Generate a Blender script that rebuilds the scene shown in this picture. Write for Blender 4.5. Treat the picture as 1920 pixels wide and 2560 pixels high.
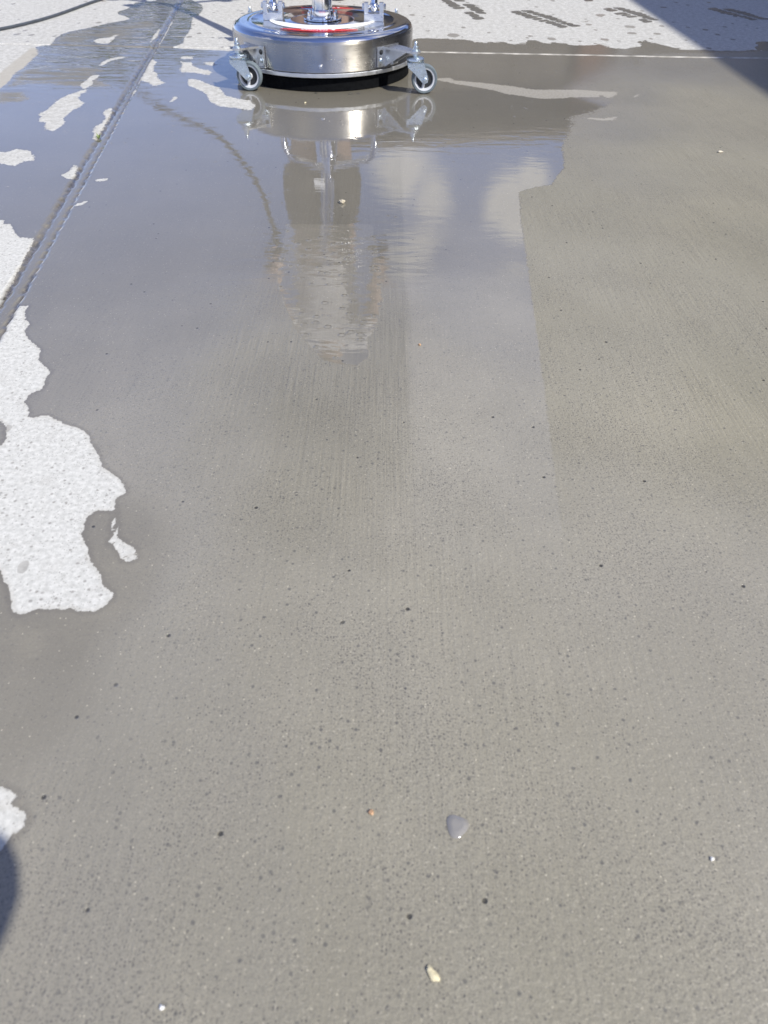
import bpy, bmesh, math, random
import numpy as np
from mathutils import Vector, Matrix, Quaternion
from math import sin, cos, pi, radians as R
for o in list(bpy.data.objects): bpy.data.objects.remove(o)
random.seed(7)
SC=bpy.context.scene; COL=SC.collection
# ---------------------------------------------------------------- camera
TILT=R(43.6); ROLL=R(.7); EYE=.51
cd=bpy.data.cameras.new('camera'); cam=bpy.data.objects.new('camera',cd); COL.objects.link(cam); SC.camera=cam
u0=Vector((0,sin(TILT),cos(TILT))); r0=Vector((1,0,0)); f0=Vector((0,cos(TILT),-sin(TILT)))
rt=r0*cos(ROLL)+u0*sin(ROLL); up=u0*cos(ROLL)-r0*sin(ROLL)
M=Matrix((rt,up,-f0)).transposed().to_4x4(); M.translation=(0,0,EYE); cam.matrix_world=M
cd.sensor_fit='VERTICAL'; cd.sensor_height=36; cd.sensor_width=27; cd.lens=36*1775/2560
cd.clip_start=.02; cd.clip_end=500
cd.dof.use_dof=True; cd.dof.focus_distance=1.15; cd.dof.aperture_fstop=cd.lens/2.6
# ---------------------------------------------------------------- sun, sky, exposure
SAZ=R(50); SEL=R(45)
SUN=Vector((cos(SEL)*sin(SAZ),-cos(SEL)*cos(SAZ),sin(SEL)))
sl=bpy.data.lights.new('sun','SUN'); sl.energy=4.6; sl.angle=R(.55); sl.color=(1,.958,.87)
so=bpy.data.objects.new('sun',sl); COL.objects.link(so); so.rotation_euler=SUN.to_track_quat('Z','Y').to_euler(); so.location=(4,-4,6)
w=bpy.data.worlds.new('World'); SC.world=w; w.use_nodes=True
SC.view_settings.view_transform='Standard'; SC.view_settings.look='None'; SC.view_settings.gamma=1
SC.view_settings.exposure=.26

class NT:
    "small helper for building node trees"
    def __init__(s,nt): s.nt=nt
    def n(s,t,**k):
        o=s.nt.nodes.new(t)
        for a,b in k.items(): setattr(o,a,b)
        return o
    def put(s,sock,v):
        if isinstance(v,bpy.types.NodeSocket): s.nt.links.new(v,sock)
        elif v is not None: sock.default_value=v
    def m(s,op,a,b=None,c=None,clamp=False):
        o=s.n('ShaderNodeMath',operation=op,use_clamp=clamp)
        for i,v in enumerate((a,b,c)): s.put(o.inputs[i],v)
        return o.outputs[0]
    def vm(s,op,a,b=None):
        o=s.n('ShaderNodeVectorMath',operation=op); s.put(o.inputs[0],a); s.put(o.inputs[1],b)
        return o.outputs[1] if op in('DOT_PRODUCT','LENGTH','DISTANCE') else o.outputs[0]
    def mix(s,f,a,b,mode='MIX'):
        o=s.n('ShaderNodeMix',data_type='RGBA',blend_type=mode)
        s.put(o.inputs['Factor'],f)
        for q,v in ((6,a),(7,b)):
            if isinstance(v,tuple) and len(v)==3: v=v+(1,)
            s.put(o.inputs[q],v)
        return o.outputs[2]
    def step(s,v,a,b,lo=0,hi=1,smooth=True):
        o=s.n('ShaderNodeMapRange',interpolation_type='SMOOTHSTEP' if smooth else 'LINEAR')
        for i,x in enumerate((v,a,b,lo,hi)): s.put(o.inputs[i],x)
        return o.outputs[0]
    def noise(s,vec,scale,detail=2,rough=.5,out=0,dist=0):
        o=s.n('ShaderNodeTexNoise'); s.put(o.inputs['Vector'],vec); o.inputs['Scale'].default_value=scale
        o.inputs['Detail'].default_value=detail; o.inputs['Roughness'].default_value=rough; o.inputs['Distortion'].default_value=dist
        return o.outputs[out]
    def vor(s,vec,scale,out='Distance',rnd=1):
        o=s.n('ShaderNodeTexVoronoi'); s.put(o.inputs['Vector'],vec); o.inputs['Scale'].default_value=scale; o.inputs['Randomness'].default_value=rnd
        return o.outputs[out]
    def att(s,name): return s.n('ShaderNodeAttribute',attribute_name=name).outputs['Fac']
    def scale(s,vec,v):
        o=s.n('ShaderNodeMapping'); s.put(o.inputs[0],vec); o.inputs['Scale'].default_value=v; return o.outputs[0]
    def bump(s,h,dist,strength=1,normal=None):
        o=s.n('ShaderNodeBump'); s.put(o.inputs['Height'],h); o.inputs['Distance'].default_value=dist; s.put(o.inputs['Strength'],strength)
        if normal: s.put(o.inputs['Normal'],normal)
        return o.outputs[0]

# world: clear sky with a few cumulus clouds placed by direction
W=NT(w.node_tree); bg=w.node_tree.nodes['Background']
sky=W.n('ShaderNodeTexSky',sky_type='NISHITA'); sky.sun_disc=False; sky.sun_elevation=SEL; sky.sun_rotation=R(130); sky.air_density=1.0; sky.dust_density=.15; sky.ozone_density=3
tc=W.n('ShaderNodeTexCoord').outputs['Generated']
cn=W.noise(W.scale(tc,(1,1,1.6)),9,7,.58)
acc=None
def skydir(az,el): return (cos(R(el))*sin(R(az)),cos(R(el))*cos(R(az)),sin(R(el)))
for az,el,rad,amp in [(1.0,18.6,.05,.5),(3.2,19.6,.04,.5),(2.0,23,.06,.42),(9.3,19.3,.04,.58),(10.9,18.0,.03,.5),(10.6,21,.035,.5),(10.8,25,.035,.4),(10,37,.16,.42),(-8,50,.30,.40),(24,44,.26,.4),(-26,44,.22,.3),(-35,62,.4,.3),(40,30,.2,.4),(70,45,.3,.4),(-95,30,.3,.4),(-150,35,.35,.4),(120,50,.3,.3),(-70,15,.2,.3),(160,25,.3,.4)]:
    d=W.vm('DISTANCE',W.vm('NORMALIZE',tc),skydir(az,el))
    v=W.step(d,rad*1.5,0,0,amp)
    acc=v if acc is None else W.m('MAXIMUM',acc,v)
cl=W.step(W.m('ADD',W.m('MULTIPLY',cn,1.0),acc),.62,1.0)
skc=W.mix(W.m('MULTIPLY',cl,.85),W.mix(1.,sky.outputs[0],(1.10,.99,1.22),'MULTIPLY'),(8.5,8.3,8.1))
w.node_tree.links.new(skc,bg.inputs[0]); bg.inputs[1].default_value=.115

# ---------------------------------------------------------------- materials
MATS={}
def newmat(name):
    m=bpy.data.materials.new(name); m.use_nodes=True; MATS[name]=m
    return m,NT(m.node_tree),m.node_tree.nodes['Principled BSDF']
def simple(name,col,rough=.5,metal=0,var=.12,scale=30,bump=0,bscale=200,aniso=0,coat=0):
    m,N,b=newmat(name); P=N.n('ShaderNodeTexCoord').outputs['Object']
    n=N.noise(P,scale,5,.6)
    c=N.mix(N.step(n,.3,.7),tuple(x*(1-var) for x in col),tuple(min(1,x*(1+var)) for x in col))
    N.put(b.inputs['Base Color'],c); N.put(b.inputs['Metallic'],float(metal))
    N.put(b.inputs['Roughness'],N.step(N.noise(P,scale*2.3,4),.3,.7,rough*.8,min(1,rough*1.25)))
    if bump: N.put(b.inputs['Normal'],N.bump(N.noise(P,bscale,3),bump))
    if coat: b.inputs['Coat Weight'].default_value=coat; b.inputs['Coat Roughness'].default_value=.05
    return m
simple('chrome',(.80,.81,.83),.10,1,.04,12)
simple('polished_steel',(.66,.67,.69),.11,1,.03,6)
simple('zinc',(.66,.74,.79),.30,1,.10,60,.0004,900)
simple('aluminium',(.72,.74,.76),.33,1,.05,40,.0002,1500)
simple('bright_band',(.74,.76,.78),.42,1,.03,30)
simple('black_rubber',(.0025,.003,.004),.8,0,.3,80); MATS['black_rubber'].node_tree.nodes['Principled BSDF'].inputs['Specular IOR Level'].default_value=.12
simple('grey_rubber',(.13,.16,.18),.5,0,.1,60)
simple('hub_plastic',(.62,.64,.68),.38,0,.05,60)
simple('hub_dark',(.02,.022,.026),.5,0,.1,60)
simple('label_white',(.84,.85,.85),.45,0,.02,20)
simple('label_red',(.70,.02,.035),.25,0,.05,20)
simple('hose_rubber',(.055,.065,.08),.45,0,.2,20,.0003,400)
simple('skin_tan',(.42,.285,.23),.5,0,.12,14)
simple('hair_brown',(.05,.032,.02),.7,0,.3,90,.002,300)
simple('shorts_cloth',(.065,.058,.05),.9,0,.2,25,.002,90)
simple('shirt_cloth',(.80,.80,.82),.9,0,.06,12,.003,40)
simple('dark_cloth',(.05,.055,.07),.9,0,.15,12,.003,40)
simple('jeans_cloth',(.06,.09,.16),.9,0,.15,20,.002,60)
simple('boot_leather',(.07,.045,.03),.6,0,.2,30,.001,200)
simple('eye_white',(.75,.74,.72),.2,0,.02,20)
simple('eye_dark',(.03,.02,.015),.15,0,.1,20)
simple('wall_board',(.115,.10,.085),.85,0,.18,3,.002,30)
simple('wall_render',(.22,.205,.18),.9,0,.12,2,.002,60)
simple('roof_shingle',(.07,.065,.06),.9,0,.25,8,.004,30)
simple('white_trim',(.72,.72,.70),.5,0,.05,6)
simple('brown_trim',(.13,.105,.08),.7,0,.1,6)
simple('brown_door',(.14,.06,.035),.45,0,.15,5)
simple('window_glass',(.03,.04,.05),.05,0,.05,2,coat=.5)
simple('bark',(.09,.065,.045),.9,0,.3,12,.01,20)
simple('leaf',(.07,.12,.03),.55,0,.45,1.5)
simple('stone_orange',(.50,.31,.18),.5,0,.2,300,.0004,900)
simple('stone_yellow',(.62,.56,.38),.55,0,.2,300)
simple('stone_tan',(.48,.43,.33),.8,0,.25,260,.001,500)
simple('stone_pale',(.66,.60,.48),.7,0,.2,260)
simple('stone_white',(.82,.82,.80),.3,0,.05,260)
simple('sprout_green',(.32,.42,.13),.5,0,.3,120)

# brushed steel of the housing wall
m,N,b=newmat('brushed_steel'); P=N.n('ShaderNodeTexCoord').outputs['Object']
n1=N.noise(P,9,4,.6); n2=N.noise(N.scale(P,(25,25,600)),1,2)
N.put(b.inputs['Base Color'],N.mix(N.step(n1,.35,.7),(.345,.325,.295),(.445,.425,.39)))
b.inputs['Metallic'].default_value=1; b.inputs['Anisotropic'].default_value=.7; b.inputs['Anisotropic Rotation'].default_value=.25; tg=N.n('ShaderNodeTangent',direction_type='RADIAL',axis='Z'); N.put(b.inputs['Tangent'],tg.outputs[0])
N.put(b.inputs['Roughness'],N.m('ADD',N.step(n1,.3,.7,.20,.28),N.m('MULTIPLY',n2,.06)))
drop=N.step(N.vor(P,170),.10,.2,1,0); dm=N.step(N.noise(P,22,2),.55,.68)
N.put(b.inputs['Normal'],N.bump(N.m('ADD',N.m('MULTIPLY',n2,.25),N.m('MULTIPLY',N.m('MULTIPLY',drop,dm),1.2)),.0006,.6))

# wet / dry concrete, driven by real outlines stored on the ground mesh
def concrete(name,full=True,tn=.9):
    m,N,b=newmat(name); P=N.n('ShaderNodeTexCoord').outputs['Object']
    far=N.m('MULTIPLY',N.m('MAXIMUM',N.n('ShaderNodeSeparateXYZ').outputs[1],0.),1.) if 0 else None
    sep=N.n('ShaderNodeSeparateXYZ'); N.put(sep.inputs[0],P)
    eS=N.m('SUBTRACT',N.noise(P,75,3,.65),.5); eL=N.m('SUBTRACT',N.noise(P,22,2,.5),.5)
    eT=N.m('SUBTRACT',N.noise(N.scale(P,(1,.55,1)),210,3,.7),.5); ya=N.step(sep.outputs[1],.7,2.2,.42,1.25)
    edge=N.m('MULTIPLY',N.m('ADD',N.m('ADD',N.m('MULTIPLY',eS,.013),N.m('MULTIPLY',eL,.007)),N.m('MULTIPLY',eT,.016)),ya)
    if full:
        farw=N.m('MULTIPLY',N.m('MULTIPLY',N.m('SUBTRACT',N.noise(N.scale(P,(1,.8,1)),11,3,.7),.5),.11),N.m('MULTIPLY',N.step(sep.outputs[1],2.6,2.9),N.step(sep.outputs[0],-.2,.3)))
        dry=N.m('ADD',N.m('ADD',N.att('dry'),edge),farw); semi=N.m('ADD',N.att('semi'),N.m('MULTIPLY',edge,1.0))
        drain=N.m('ADD',N.att('drain'),N.m('MULTIPLY',edge,N.step(sep.outputs[1],1.6,2.1,.9,4.5))); ds=N.step(drain,-.0015,.0015)
        pick=lambda a:N.m('ADD',N.m('MULTIPLY',N.att(a),N.m('SUBTRACT',1.,ds)),N.m('MULTIPLY',N.att(a+'2'),ds))
        film=pick('film'); thin=N.m('ADD',N.att('thin'),N.m('MULTIPLY',edge,3.0))
        tg_=N.m('ADD',N.att('tongue'),N.m('MULTIPLY',edge,1.1)); tgm=N.step(tg_,-.001,.003); film=N.m('MAXIMUM',film,tgm); tone=N.m('MULTIPLY',pick('tone'),N.m('ADD',1.,N.m('MULTIPLY',tgm,.17))); brown=pick('brown'); jt=N.att('joint'); lit_lipn=N.att('lip')  # tone raised inside the tongue: mirrored shirt's brightness painted into the slab colour
        dm=N.step(dry,-.0007,.0007)
    else:
        dry=N.m('ADD',-1.,0.); dm=N.m('ADD',0.,0.); semi=N.m('ADD',-1.,0.); drain=semi; thin=semi; film=N.m('ADD',.5,0.); tone=N.m('ADD',tn,0.); brown=N.m('ADD',.1,0.); jt=N.m('ADD',0.,0.); lit_lipn=jt; tgm=jt
    # --- broom lines run along y, density varies
    warp=N.m('ADD',sep.outputs[0],N.m('MULTIPLY',N.noise(N.scale(P,(1.2,.5,1)),1.2,2),.05))
    bx=N.n('ShaderNodeCombineXYZ'); N.put(bx.inputs[0],warp); N.put(bx.inputs[1],N.m('MULTIPLY',sep.outputs[1],.022))
    broom=N.noise(bx.outputs[0],330,2,.6); broomc=N.noise(bx.outputs[0],60,3,.6)
    pas=N.att('pass') if full else N.m('ADD',0.,0.)
    bk=N.m('ADD',N.step(N.noise(P,3.2,3,.6),.42,.68,.12,.6),N.m('ADD',N.m('MULTIPLY',pas,.8),N.m('MULTIPLY',brown,.45)),clamp=True)
    bk=N.m('MULTIPLY',bk,N.m('SUBTRACT',1.,N.m('MULTIPLY',film,.6)))
    broom=N.m('ADD',.5,N.m('MULTIPLY',N.m('SUBTRACT',broom,.5),bk)); broomc=N.m('ADD',.5,N.m('MULTIPLY',N.m('SUBTRACT',broomc,.5),bk))
    fine=N.noise(P,900,2,.7); mid=N.noise(P,180,3,.6); big=N.noise(P,4.5,4,.6); blot=N.noise(P,1.6,3,.55)
    tl=N.n('ShaderNodeCombineXYZ'); N.put(tl.inputs[0],N.m('ADD',N.m('MULTIPLY',sep.outputs[0],13),N.m('MULTIPLY',sep.outputs[1],3.2))); N.put(tl.inputs[1],sep.outputs[1])
    streak=N.noise(tl.outputs[0],1.3,4,.62,dist=.5)
    # --- sand grains and pores
    v1=N.n('ShaderNodeTexVoronoi'); N.put(v1.inputs[0],P); v1.inputs['Scale'].default_value=400
    v2=N.n('ShaderNodeTexVoronoi'); N.put(v2.inputs[0],P); v2.inputs['Scale'].default_value=150
    v3=N.n('ShaderNodeTexVoronoi'); N.put(v3.inputs[0],P); v3.inputs['Scale'].default_value=38
    def cell(v,ch):
        s=N.n('ShaderNodeSeparateColor'); N.put(s.inputs[0],v.outputs['Color']); return s.outputs[ch]
    dens=N.step(N.noise(P,5,3,.6),.30,.72)
    g1=N.m('MULTIPLY',N.step(v1.outputs['Distance'],.40,.18),N.step(cell(v1,0),N.m('SUBTRACT',.88,N.m('MULTIPLY',dens,.50)),N.m('SUBTRACT',1.0,N.m('MULTIPLY',dens,.46))))
    g2=N.m('MULTIPLY',N.step(v2.outputs['Distance'],.30,.12),N.step(cell(v2,0),.70,.9))
    g3=N.m('MULTIPLY',N.step(v3.outputs['Distance'],.09,.045),N.step(cell(v3,0),.60,.66))
    lt=N.m('MULTIPLY',N.step(v1.outputs['Distance'],.38,.15),N.step(cell(v1,1),.955,.975))
    # --- wet colour
    wet=N.mix(N.step(big,.3,.7),(.218,.205,.172),(.260,.244,.205))
    wet=N.mix(N.m('MULTIPLY',N.step(streak,.42,.60),N.m('ADD',.22,N.m('MULTIPLY',brown,.5))),wet,(.200,.192,.165))
    wet=N.mix(brown,wet,N.mix(N.step(blot,.4,.65),(.255,.238,.176),(.296,.270,.192)))
    wet=N.mix(N.m('MULTIPLY',N.m('MULTIPLY',N.step(streak,.56,.44),brown),.42),wet,(.185,.176,.135))
    grainy=N.m('SUBTRACT',1.,N.m('MULTIPLY',film,.75))
    wet=N.mix(N.m('MULTIPLY',N.step(film,.5,1.),.6),wet,(.155,.141,.108))
    wet=N.mix(N.m('MULTIPLY',N.m('MULTIPLY',N.m('MULTIPLY',g1,.9),grainy),1.),wet,(.075,.072,.07))
    wet=N.mix(N.m('MULTIPLY',N.m('MULTIPLY',g2,.75),grainy),wet,(.06,.062,.066))
    grit=N.m('MULTIPLY',N.step(N.noise(P,520,2,.6),.52,.63),N.step(dens,0,1,.25,.75))
    wet=N.mix(N.m('MULTIPLY',grit,grainy),wet,(.105,.098,.088))
    wet=N.mix(N.m('MULTIPLY',N.m('MULTIPLY',N.step(N.noise(P,430,2,.6),.58,.70),.5),grainy),wet,(.40,.37,.31))
    wet=N.mix(N.m('MULTIPLY',g3,.85),wet,(.02,.02,.02))
    wet=N.mix(N.m('MULTIPLY',lt,.6),wet,(.52,.48,.38))
    fv=N.m('ADD',.64,N.m('MULTIPLY',N.m('ADD',N.m('MULTIPLY',fine,.45),N.m('ADD',N.m('MULTIPLY',broom,1.35),N.m('MULTIPLY',mid,.27))),.56))
    tcol=N.n('ShaderNodeCombineColor'); tv=N.m('MULTIPLY',N.m('MULTIPLY',fv,.92),tone)
    for i in range(3): N.put(tcol.inputs[i],tv)
    wet=N.mix(1.,wet,tcol.outputs[0],'MULTIPLY')
    rim=N.m('MULTIPLY',N.step(dry,-.007,-.0015),N.m('SUBTRACT',1.,dm))
    wet=N.mix(N.m('MULTIPLY',rim,.35),wet,(.13,.118,.10))
    # --- dry colour
    dc=N.mix(N.step(mid,.3,.7),(.495,.495,.465),(.595,.592,.56))
    dc=N.mix(N.m('MULTIPLY',N.step(N.noise(N.scale(P,(1,1,1)),34,4,.7),.52,.70),.30),dc,(.42,.41,.38))
    dc=N.mix(N.m('MULTIPLY',N.step(sep.outputs[1],1.0,2.0),.55),dc,N.mix(N.step(N.noise(P,55,5,.8),.40,.62),(.33,.32,.29),(.585,.575,.545)))
    dc=N.mix(N.m('MULTIPLY',N.m('MULTIPLY',g1,.65),1.),dc,(.24,.23,.21))
    dc=N.mix(N.m('MULTIPLY',N.m('MULTIPLY',N.step(v2.outputs['Distance'],.34,.14),N.step(cell(v2,0),.55,.8)),.75),dc,(.25,.24,.22))
    dc=N.mix(N.m('MULTIPLY',g3,.6),dc,(.16,.15,.14))
    fd=N.m('ADD',.66,N.m('ADD',N.m('MULTIPLY',fine,.40),N.m('MULTIPLY',mid,.28))); fdc=N.n('ShaderNodeCombineColor')
    for i in range(3): N.put(fdc.inputs[i],fd)
    dc=N.mix(1.,dc,fdc.outputs[0],'MULTIPLY')
    # thin damp margin of a drying patch
    dc=N.mix(N.m('MULTIPLY',N.step(dry,.006,.0),.35),dc,(.45,.43,.38))
    # splash drops, flat ovals
    q=N.scale(P,(1,.62,1)); vs=N.n('ShaderNodeTexVoronoi'); N.put(vs.inputs[0],N.vm('ADD',q,N.vm('SCALE',(0,0,0)))); vs.inputs['Scale'].default_value=21
    q2=N.noise(P,60,2)
    rr=N.m('MULTIPLY',cell(vs,1),N.step(sep.outputs[1],1.2,2.4,.11,.24))
    nd=N.step(sep.outputs[1],2.4,2.9)
    thrd=N.m('SUBTRACT',.66,N.m('MULTIPLY',nd,N.step(dry,.40,.02,.12,.62)))
    sp=N.m('MULTIPLY',N.step(N.m('ADD',vs.outputs['Distance'],N.m('MULTIPLY',N.m('SUBTRACT',q2,.5),.14)),N.m('ADD',rr,.02),rr),N.m('GREATER_THAN',cell(vs,0),thrd))
    vb=N.n('ShaderNodeTexVoronoi'); N.put(vb.inputs[0],N.scale(P,(1,.72,1))); vb.inputs['Scale'].default_value=13
    spb=N.m('MULTIPLY',N.step(N.m('ADD',vb.outputs['Distance'],N.m('MULTIPLY',N.m('SUBTRACT',q2,.5),.18)),N.m('ADD',N.m('MULTIPLY',cell(vb,1),.32),.03),N.m('MULTIPLY',cell(vb,1),.32)),N.m('GREATER_THAN',cell(vb,0),N.step(dry,.50,.04,.88,.30)))
    spb=N.m('MULTIPLY',spb,N.m('MULTIPLY',N.step(sep.outputs[1],2.6,2.8),N.step(sep.outputs[0],-.3,.1)))
    sp=N.m('MAXIMUM',sp,spb)
    spd=N.m('MULTIPLY',sp,N.step(nd,0,1,.55,.95))
    spd=N.m('MULTIPLY',spd,.9)
    col=N.mix(dm,wet,N.mix(spd,dc,N.mix(N.noise(P,90,3),(.20,.19,.165),(.30,.28,.25))))
    semf=N.m('MULTIPLY',N.step(semi,-.001,.006),N.step(mid,.3,.6,.65,1))
    col=N.mix(N.m('MULTIPLY',semf,.85),col,N.mix(N.noise(P,40,4,.7),(.36,.335,.285),(.43,.405,.35)))
    col=N.mix(jt,col,N.mix(N.step(N.noise(P,120,3,.7),.35,.7),(.02,.018,.015),(.15,.13,.11)))
    col=N.mix(lit_lipn,col,(.72,.69,.62))  # pale colour on the cross joint's far edge paints its sunlit wall
    N.put(b.inputs['Base Color'],col)
    # --- film of water = coat
    wetm=N.m('MULTIPLY',N.m('SUBTRACT',1.,N.m('MULTIPLY',dm,N.m('SUBTRACT',1.,N.m('MULTIPLY',spd,.4)))),N.m('SUBTRACT',1.,N.m('MULTIPLY',semf,.75)))
    dr=N.step(drain,-.0012,.0012)                                   # 1 where the pass has drained
    thn=N.step(thin,-.02,.03)
    filmE=film
    wetm=N.m('MULTIPLY',wetm,N.m('SUBTRACT',1.,N.m('MULTIPLY',lit_lipn,.2)))
    thst=N.step(N.noise(N.scale(P,(4,22,1)),1.6,4,.6),.40,.56)
    wetm=N.m('MULTIPLY',wetm,N.m('SUBTRACT',1.,N.m('MULTIPLY',N.m('MULTIPLY',thn,thst),.85)))
    b.inputs['Coat IOR'].default_value=1.72
    N.put(b.inputs['Coat Weight'],N.m('MULTIPLY',wetm,N.step(filmE,.1,.8,.12,1.)))
    crough=N.step(filmE,.12,.8,.30,.012)
    crough=N.m('ADD',crough,N.m('MULTIPLY',thn,.10))
    N.put(b.inputs['Coat Roughness'],crough)
    # base: rough, slight sheen when wet
    N.put(b.inputs['Roughness'],N.step(dm,0,1,.55,.95))
    N.put(b.inputs['Specular IOR Level'],N.step(dm,0,1,.25,.3))
    relief=N.m('ADD',N.m('ADD',N.m('MULTIPLY',broom,1.5),N.m('MULTIPLY',fine,.5)),N.m('ADD',N.m('MULTIPLY',mid,N.step(dm,0,1,1.2,.45)),N.m('MULTIPLY',broomc,.5)))
    relief=N.m('SUBTRACT',relief,N.m('MULTIPLY',g3,1.6))
    nb=N.bump(relief,.0009,N.m('MULTIPLY',N.step(filmE,.2,1,.75,.2),N.step(dm,0,1,1,.38)))
    N.put(b.inputs['Normal'],nb)
    # water surface: long gentle ripples, stretched sideways, stronger at far left
    rp=N.noise(N.scale(P,(5,14,1)),2.4,3,.5,dist=.6)
    rp2=N.noise(N.scale(P,(20,55,1)),1.,2,.5)
    wl=N.m('MULTIPLY',N.step(sep.outputs[0],-.35,-1.2),N.step(sep.outputs[1],1.9,2.7))
    wl=N.m('MAXIMUM',wl,N.m('MULTIPLY',thn,.7))
    agit=N.m('MULTIPLY',N.step(N.vm('DISTANCE',N.scale(P,(1,.7,1)),(-.11,.76,0)),.24,.03),.20)
    wl=N.m('MAXIMUM',wl,agit)
    puff=N.m('MULTIPLY',N.step(N.vor(P,48),.16,.30,1,0),N.m('MULTIPLY',tgm,.35))
    rheight=N.m('ADD',N.m('MULTIPLY',rp,N.m('ADD',.07,N.m('MULTIPLY',wl,1.6))),N.m('MULTIPLY',rp2,N.m('ADD',.010,N.m('MULTIPLY',wl,.20))))
    tex=N.m('MULTIPLY',relief,N.step(filmE,.25,.92,.30,.0))
    bub=N.m('MULTIPLY',N.step(N.vor(P,55),.10,.2,1,0),N.step(N.noise(P,7,2),.60,.66))
    N.put(b.inputs['Coat Normal'],N.bump(N.m('ADD',N.m('ADD',rheight,tex),N.m('ADD',N.m('MULTIPLY',bub,.10),puff)),.0026,1.))
    return m
concrete('concrete'); concrete('wet_print',False,.62)

# ---------------------------------------------------------------- mesh helpers
def obj(name,bm,mat,parent=None,smooth=True,loc=None):
    me=bpy.data.meshes.new(name); bm.to_mesh(me); bm.free()
    mats=mat if isinstance(mat,(list,tuple)) else [mat]
    for q in mats: me.materials.append(MATS[q])
    if smooth:
        me.polygons.foreach_set('use_smooth',[True]*len(me.polygons))
        try: me.set_sharp_from_angle(angle=R(38))
        except Exception: pass
    o=bpy.data.objects.new(name,me); COL.objects.link(o)
    if parent: o.parent=parent
    if loc: o.location=loc
    return o
def tag(o,label,cat,group=None,kind=None):
    if label: o['label']=label
    if cat: o['category']=cat
    if group: o['group']=group
    if kind: o['kind']=kind
    return o
def thing(name,label,cat,loc=(0,0,0),rz=0,group=None):
    o=bpy.data.objects.new(name,None); COL.objects.link(o); o.location=loc; o.rotation_euler=(0,0,rz); o.empty_display_size=.1
    return tag(o,label,cat,group)
def box(bm,c,s,rot=None,bev=0):
    r=bmesh.ops.create_cube(bm,size=1); vs=r['verts']
    bmesh.ops.scale(bm,vec=s,verts=vs)
    if bev: 
        es=list({e for v in vs for e in v.link_edges}); rb=bmesh.ops.bevel(bm,geom=es,offset=bev,segments=2,affect='EDGES',profile=.6); vs=list({v for f in rb['faces'] for v in f.verts}|{v for v in vs if v.is_valid})
    if rot is not None: bmesh.ops.rotate(bm,cent=(0,0,0),matrix=rot,verts=vs)
    bmesh.ops.translate(bm,vec=c,verts=vs); return vs
def lathe(bm,prof,seg=96,c=(0,0,0),axis=None,close=False):
    rings=[]
    for r,z in prof:
        rings.append([bm.verts.new((r*cos(2*pi*i/seg),r*sin(2*pi*i/seg),z)) for i in range(seg)] if r>1e-6 else [bm.verts.new((0,0,z))])
    prs=list(zip(rings,rings[1:]))+([(rings[-1],rings[0])] if close else [])
    for a,b in prs:
        for i in range(seg):
            j=(i+1)%seg
            if len(a)==1 and len(b)==1: continue
            if len(a)==1: bm.faces.new((a[0],b[i],b[j]))
            elif len(b)==1: bm.faces.new((a[i],a[j],b[0]))
            else: bm.faces.new((a[i],a[j],b[j],b[i]))
    vs=[v for q in rings for v in q]
    if axis is not None: bmesh.ops.rotate(bm,cent=(0,0,0),matrix=Vector((0,0,1)).rotation_difference(Vector(axis)).to_matrix(),verts=vs)
    bmesh.ops.translate(bm,vec=c,verts=vs)
    return vs
def cyl(bm,a,b,r,seg=20,bev=.0):
    a=Vector(a);b=Vector(b);L=(b-a).length;e=min(bev or r*.08,L*.3)
    lathe(bm,[(0,0),(r-e,0),(r,e),(r,L-e),(r-e,L),(0,L)],seg,a,(b-a).normalized())
def spline(pts,n=10):
    P=[Vector(p) for p in pts]; P=[P[0]*2-P[1]]+P+[P[-1]*2-P[-2]]; out=[]
    for i in range(1,len(P)-2):
        for k in range(n):
            t=k/n; a,b,c,d=P[i-1:i+3]
            out.append(.5*((2*b)+(c-a)*t+(2*a-5*b+4*c-d)*t*t+(3*b-a-3*c+d)*t**3))
    out.append(P[-2]); return out
def tube(bm,pts,r,seg=14,cap=True):
    pts=[Vector(p) for p in pts]; prev=None; rings=[]; n=None
    for i,p in enumerate(pts):
        t=(pts[min(i+1,len(pts)-1)]-pts[max(i-1,0)]).normalized()
        if n is None: n=t.orthogonal().normalized()
        else: n=(n-t*n.dot(t)).normalized()
        bn=t.cross(n); rr=r[i] if isinstance(r,(list,tuple)) else r
        rings.append([bm.verts.new(p+(n*cos(2*pi*k/seg)+bn*sin(2*pi*k/seg))*rr) for k in range(seg)])
    for a,b in zip(rings,rings[1:]):
        for k in range(seg): bm.faces.new((a[k],a[(k+1)%seg],b[(k+1)%seg],b[k]))
    if cap:
        bm.faces.new(rings[0][::-1]); bm.faces.new(rings[-1])
def prism(bm,pts,z0,z1,bev=0):
    lo=[bm.verts.new((x,y,z0)) for x,y in pts]; hi=[bm.verts.new((x,y,z1)) for x,y in pts]
    bm.faces.new(lo[::-1]); bm.faces.new(hi)
    for i in range(len(pts)): j=(i+1)%len(pts); bm.faces.new((lo[i],lo[j],hi[j],hi[i]))
    return lo+hi
B=bmesh.new

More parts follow.
